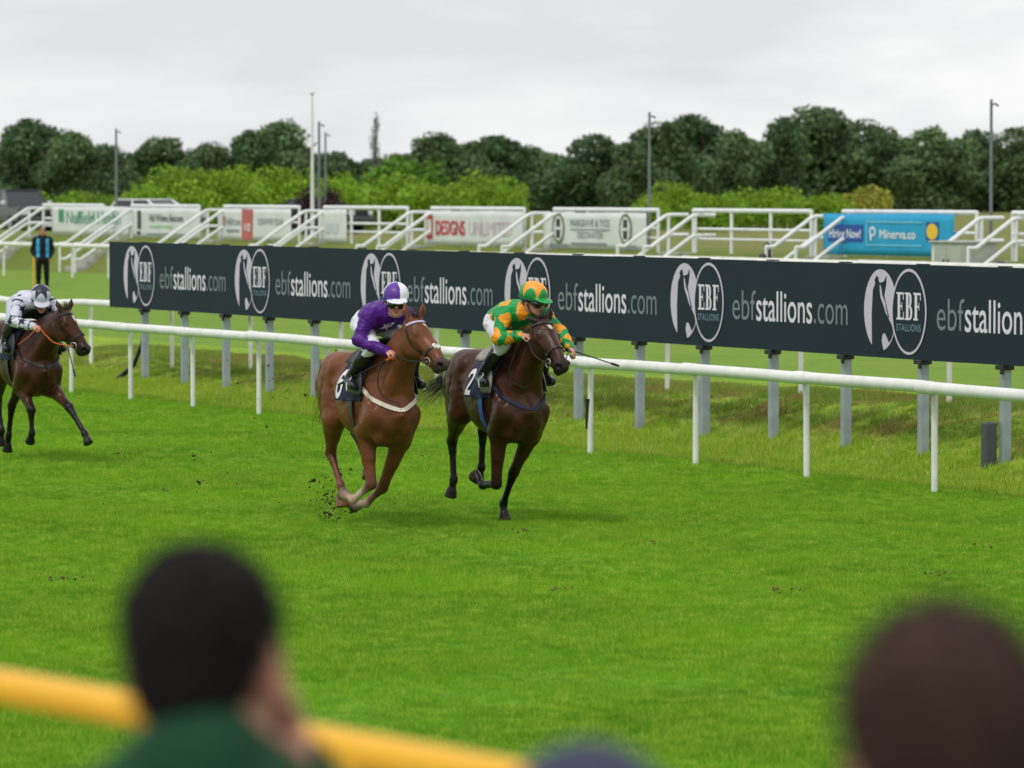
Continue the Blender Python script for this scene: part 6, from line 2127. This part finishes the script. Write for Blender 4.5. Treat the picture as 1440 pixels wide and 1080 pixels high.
for t in (-1.1, -.2, .7, 1.0):
    p = e0 + dr * t
    g = G(); g.tube([Vector((p.x, p.y, FZ)) - o.location, p - o.location], .03, 12); g.build("upright", M_yel if t < .9 else M_whitepaint, o, True)

M_hair = M("spectator_hair", srgb(24, 18, 17), .8, .25, 40, bump=.3, bscale=120, spec=.2)
M_hair2 = M("spectator_brown_hair", srgb(60, 43, 37), .8, .25, 40, bump=.3, bscale=120, spec=.2)
def hair_cap(o, J, mat, seed, fringe=.012, low=-.055, vol=1.0):
    """cropped hair: a cap over the skull plus short strands standing off it"""
    c, hx, hy, hz, H, R = person_frame(J)
    B = Blob()
    B.ell(H(-.018, 0, .036), (.103 * vol, .084 * vol, .094 * vol), R, k=.02)
    B.ell(H(-.050, 0, low + .03), (.056 * vol, .058 * vol, .058), R, k=.03)
    V, Q = B.mesh(.008, 1)
    V = wrinkle(V, Q, .004, 40, seed)
    cap_ = mesh_obj("hair", V, Q, mat, o, True)
    N = normals_of(V, Q)
    r = np.random.default_rng(seed)
    st = []
    for i in r.integers(0, len(V), 1500):
        n = unit(N[i] + r.normal(0, .45, 3) - hz * .2)
        L = r.uniform(.5, 1.4) * fringe
        st.append(([V[i] - N[i] * .003, V[i] + n * L * .6, V[i] + n * L - hz * L * .3], .0012))
    s_ = strand_mesh("hair_strands", st, mat, cap_)
    s_['kind'] = 'stuff'

# man in green seen from behind, hand raised to his cheek
Ym = 5.12
hx0 = (287 - 720) / 6600 * Ym; hz0 = CAM_H - (885 - 268) / 6600 * Ym
J1 = std_J(1.0, face=(.95, -.30, -.10))
dz = hz0 - FZ - .04 - 1.62
for key, val in list(J1.items()):
    if key in ('head', 'neck', 'chest', 'pelvis'):
        J1[key] = (val[0], val[1], val[2] + dz)
    elif key in ('sh', 'el', 'wr', 'hip'):
        J1[key] = [(p[0], p[1], p[2] + dz) for p in val]
J1['neck'] = (-.03, .0, J1['neck'][2] + .0)
J1['el'][0] = (.19, -.15, 1.22 + dz); J1['wr'][0] = (.115, -.088, 1.475 + dz)
J1['hd'] = [(-.25, .06, 1), (.1, 0, -1)]; J1['hp'] = [(-.5, .8, 0), (0, -1, 0)]; J1['curl'] = (.35, .5)
J1['hs'] = 1.10
man = standing("dark-haired spectator in a green jacket with a hand raised to his cheek, seen from behind", (hx0, Ym, FZ), math.radians(90), J1,
    [("jacket", p_jacket(srgb(28, 66, 44), .035), .008), ("trousers", p_trousers(srgb(40, 42, 50)), .006), ("shoes", p_shoes(srgb(30, 26, 24)), .002)], .0105, srgb(26, 20, 19), grp="spectators at the yellow handrail")
hair_cap(man, J1, M_hair, 3)
Bc = Blob()
nk = np.array(J1['neck'], float)
Bc.cap(nk + np.array([-.01, 0, -.02]), nk + np.array([-.022, 0, .045]), .080, .074, k=.02)
V, Q = Bc.mesh(.01, 1)
mesh_obj("collar", V, Q, M_coat, man, True, np.where((V[:, 2] > nk[2] + .015)[:, None], np.array(srgb(24, 66, 42)), np.array(srgb(40, 36, 38))))

# brown-haired spectator, only the head in view
Yr = 3.95
hx1 = (1330 - 720) / 6600 * Yr; hz1 = CAM_H - (1020 - 268) / 6600 * Yr
J2 = std_J(1.0, face=(1, .1, -.08)); dz = hz1 - FZ - .03 - 1.62
def shift(J, dz):
    for key, val in list(J.items()):
        if key in ('head', 'neck', 'chest', 'pelvis'):
            J[key] = (val[0], val[1], val[2] + dz)
        elif key in ('sh', 'el', 'wr', 'hip'):
            J[key] = [(p[0], p[1], p[2] + dz) for p in val]
shift(J2, dz); J2['hs'] = 1.0
w2 = standing("brown-haired spectator seen only as the back of a close head", (hx1, Yr, FZ), math.radians(90), J2,
    [("jacket", p_jacket(srgb(44, 40, 48), .035), .008), ("trousers", p_trousers(srgb(40, 42, 50)), .006), ("shoes", p_shoes(srgb(30, 26, 24)), .002)], .0115, srgb(52, 38, 34), grp="spectators at the yellow handrail")
hair_cap(w2, J2, M_hair2, 5, .016, vol=1.02)

# spectator in a grey-blue cap, just the crown of the cap in view
Yc = 4.6
hx2 = (828 - 720) / 6600 * Yc; ztop = CAM_H - (1048 - 268) / 6600 * Yc
J3 = std_J(.92, face=(1, 0, -.1)); shift(J3, ztop - FZ - .135 - J3['head'][2])
w3 = standing("spectator whose grey-blue cap crown peeks up beside the handrail", (hx2, Yc, FZ), math.radians(90), J3,
    [("jacket", p_jacket(srgb(60, 62, 84), .035), .008), ("trousers", p_trousers(srgb(40, 42, 50)), .006), ("shoes", p_shoes(srgb(30, 26, 24)), .002)], .0115, srgb(40, 32, 30), grp="spectators at the yellow handrail")
c, hx, hy, hz, H, R = person_frame(J3)
B = Blob(); B.ell(H(-.014, 0, .042), (.112, .092, .094), R, k=.02); B.ell(H(.13, 0, .03), (.06, .078, .010), R, k=.015)
V, Q = B.mesh(.009, 1); mesh_obj("cap", V, Q, M_coat, w3, True, np.tile(np.array(srgb(66, 68, 88)), (len(V), 1)))

# ------------------------------------------------------------------ small details: kicked-up turf, divots
M_soil = M("damp_soil", srgb(56, 46, 30), .95, .35, 30, bump=.4)
def clods(name, label, pts, sizes, mat, cat="soil"):
    V, F = [], []
    base = [(1, 0, 0), (-1, 0, 0), (0, 1, 0), (0, -1, 0), (0, 0, 1), (0, 0, -1)]
    fc = [(0, 2, 4), (2, 1, 4), (1, 3, 4), (3, 0, 4), (2, 0, 5), (1, 2, 5), (3, 1, 5), (0, 3, 5)]
    for p, s in zip(pts, sizes):
        b = len(V); R = Matrix.Rotation(rng.uniform(0, 6.28), 3, Vector(rng.normal(size=3)).normalized())
        for q in base:
            V.append(np.array(p) + np.array(R @ Vector(q)) * s * rng.uniform(.5, 1.2, 3))
        F += [tuple(i + b for i in f) for f in fc]
    o = mesh_obj(name, V, F, mat)
    o['kind'] = 'stuff'; tag(o, label, cat)
    return o
po = np.array(purple_horse.location)
Fv = np.array([math.sin(math.radians(TH)), -math.cos(math.radians(TH)), 0]); Lv = np.array([math.cos(math.radians(TH)), math.sin(math.radians(TH)), 0])
pp, ss = [], []
for i in range(420):
    k = rng.uniform()
    if k < .65:      # plume behind the hind feet
        s = -.45 - abs(rng.normal(0, .22)); l = rng.normal(-.12, .09); z = abs(rng.normal(.12, .22)); sz = abs(rng.normal(0, .006)) + .003
    else:
        s = -.5 - rng.uniform(0, 3.2); l = rng.normal(-.05, .45); z = rng.uniform(.02, 1.6); sz = abs(rng.normal(0, .005)) + .003
    pp.append(po + Fv * s + Lv * l + np.array([0, 0, z])); ss.append(sz * rng.uniform(.4, 1.5))
for s, l, z, sz in ((-.30, -.05, .52, .026), (-.75, -.1, .72, .02), (-.72, -.12, .6, .018), (-.62, -.1, .3, .022), (-.55, -.15, .45, .015), (-.8, -.1, .42, .018), (-1.5, .05, .35, .035), (-2.9, -.6, .25, .04), (-3.4, -.5, .5, .03), (-.95, -.3, .85, .014), (-1.9, -.2, .9, .014)):
    for _ in range(5):
        pp.append(po + Fv * s + Lv * l + np.array([0, 0, z]) + rng.normal(0, .018, 3)); ss.append(sz * rng.uniform(.25, .6))
clods("flying_soil", "dark crumbs of soil and turf thrown up behind the chestnut horse", pp, ss, M_soil)
pp, ss = [], []
for (x, y) in ((-4.0, 50.5), (-3.6, 48.6), (-4.6, 55.5), (2.1, 36.5), (.35, 36.6), (-3.6, 37.5), (3.4, 38.0), (-1.8, 47.5), (.05, 43.0), (-2.9, 50.0), (1.2, 41.5), (4.1, 41.0)):
    for _ in range(int(rng.integers(5, 12))):
        pp.append((x + rng.normal(0, .09), y + rng.normal(0, .12), .035 + abs(rng.normal(0, .012)))); ss.append(rng.uniform(.008, .022))
clods("loose_divots", "small brown torn divots lying scattered on the bright turf", pp, ss, M("dry_divot", srgb(104, 92, 48), .95, .35, 20))
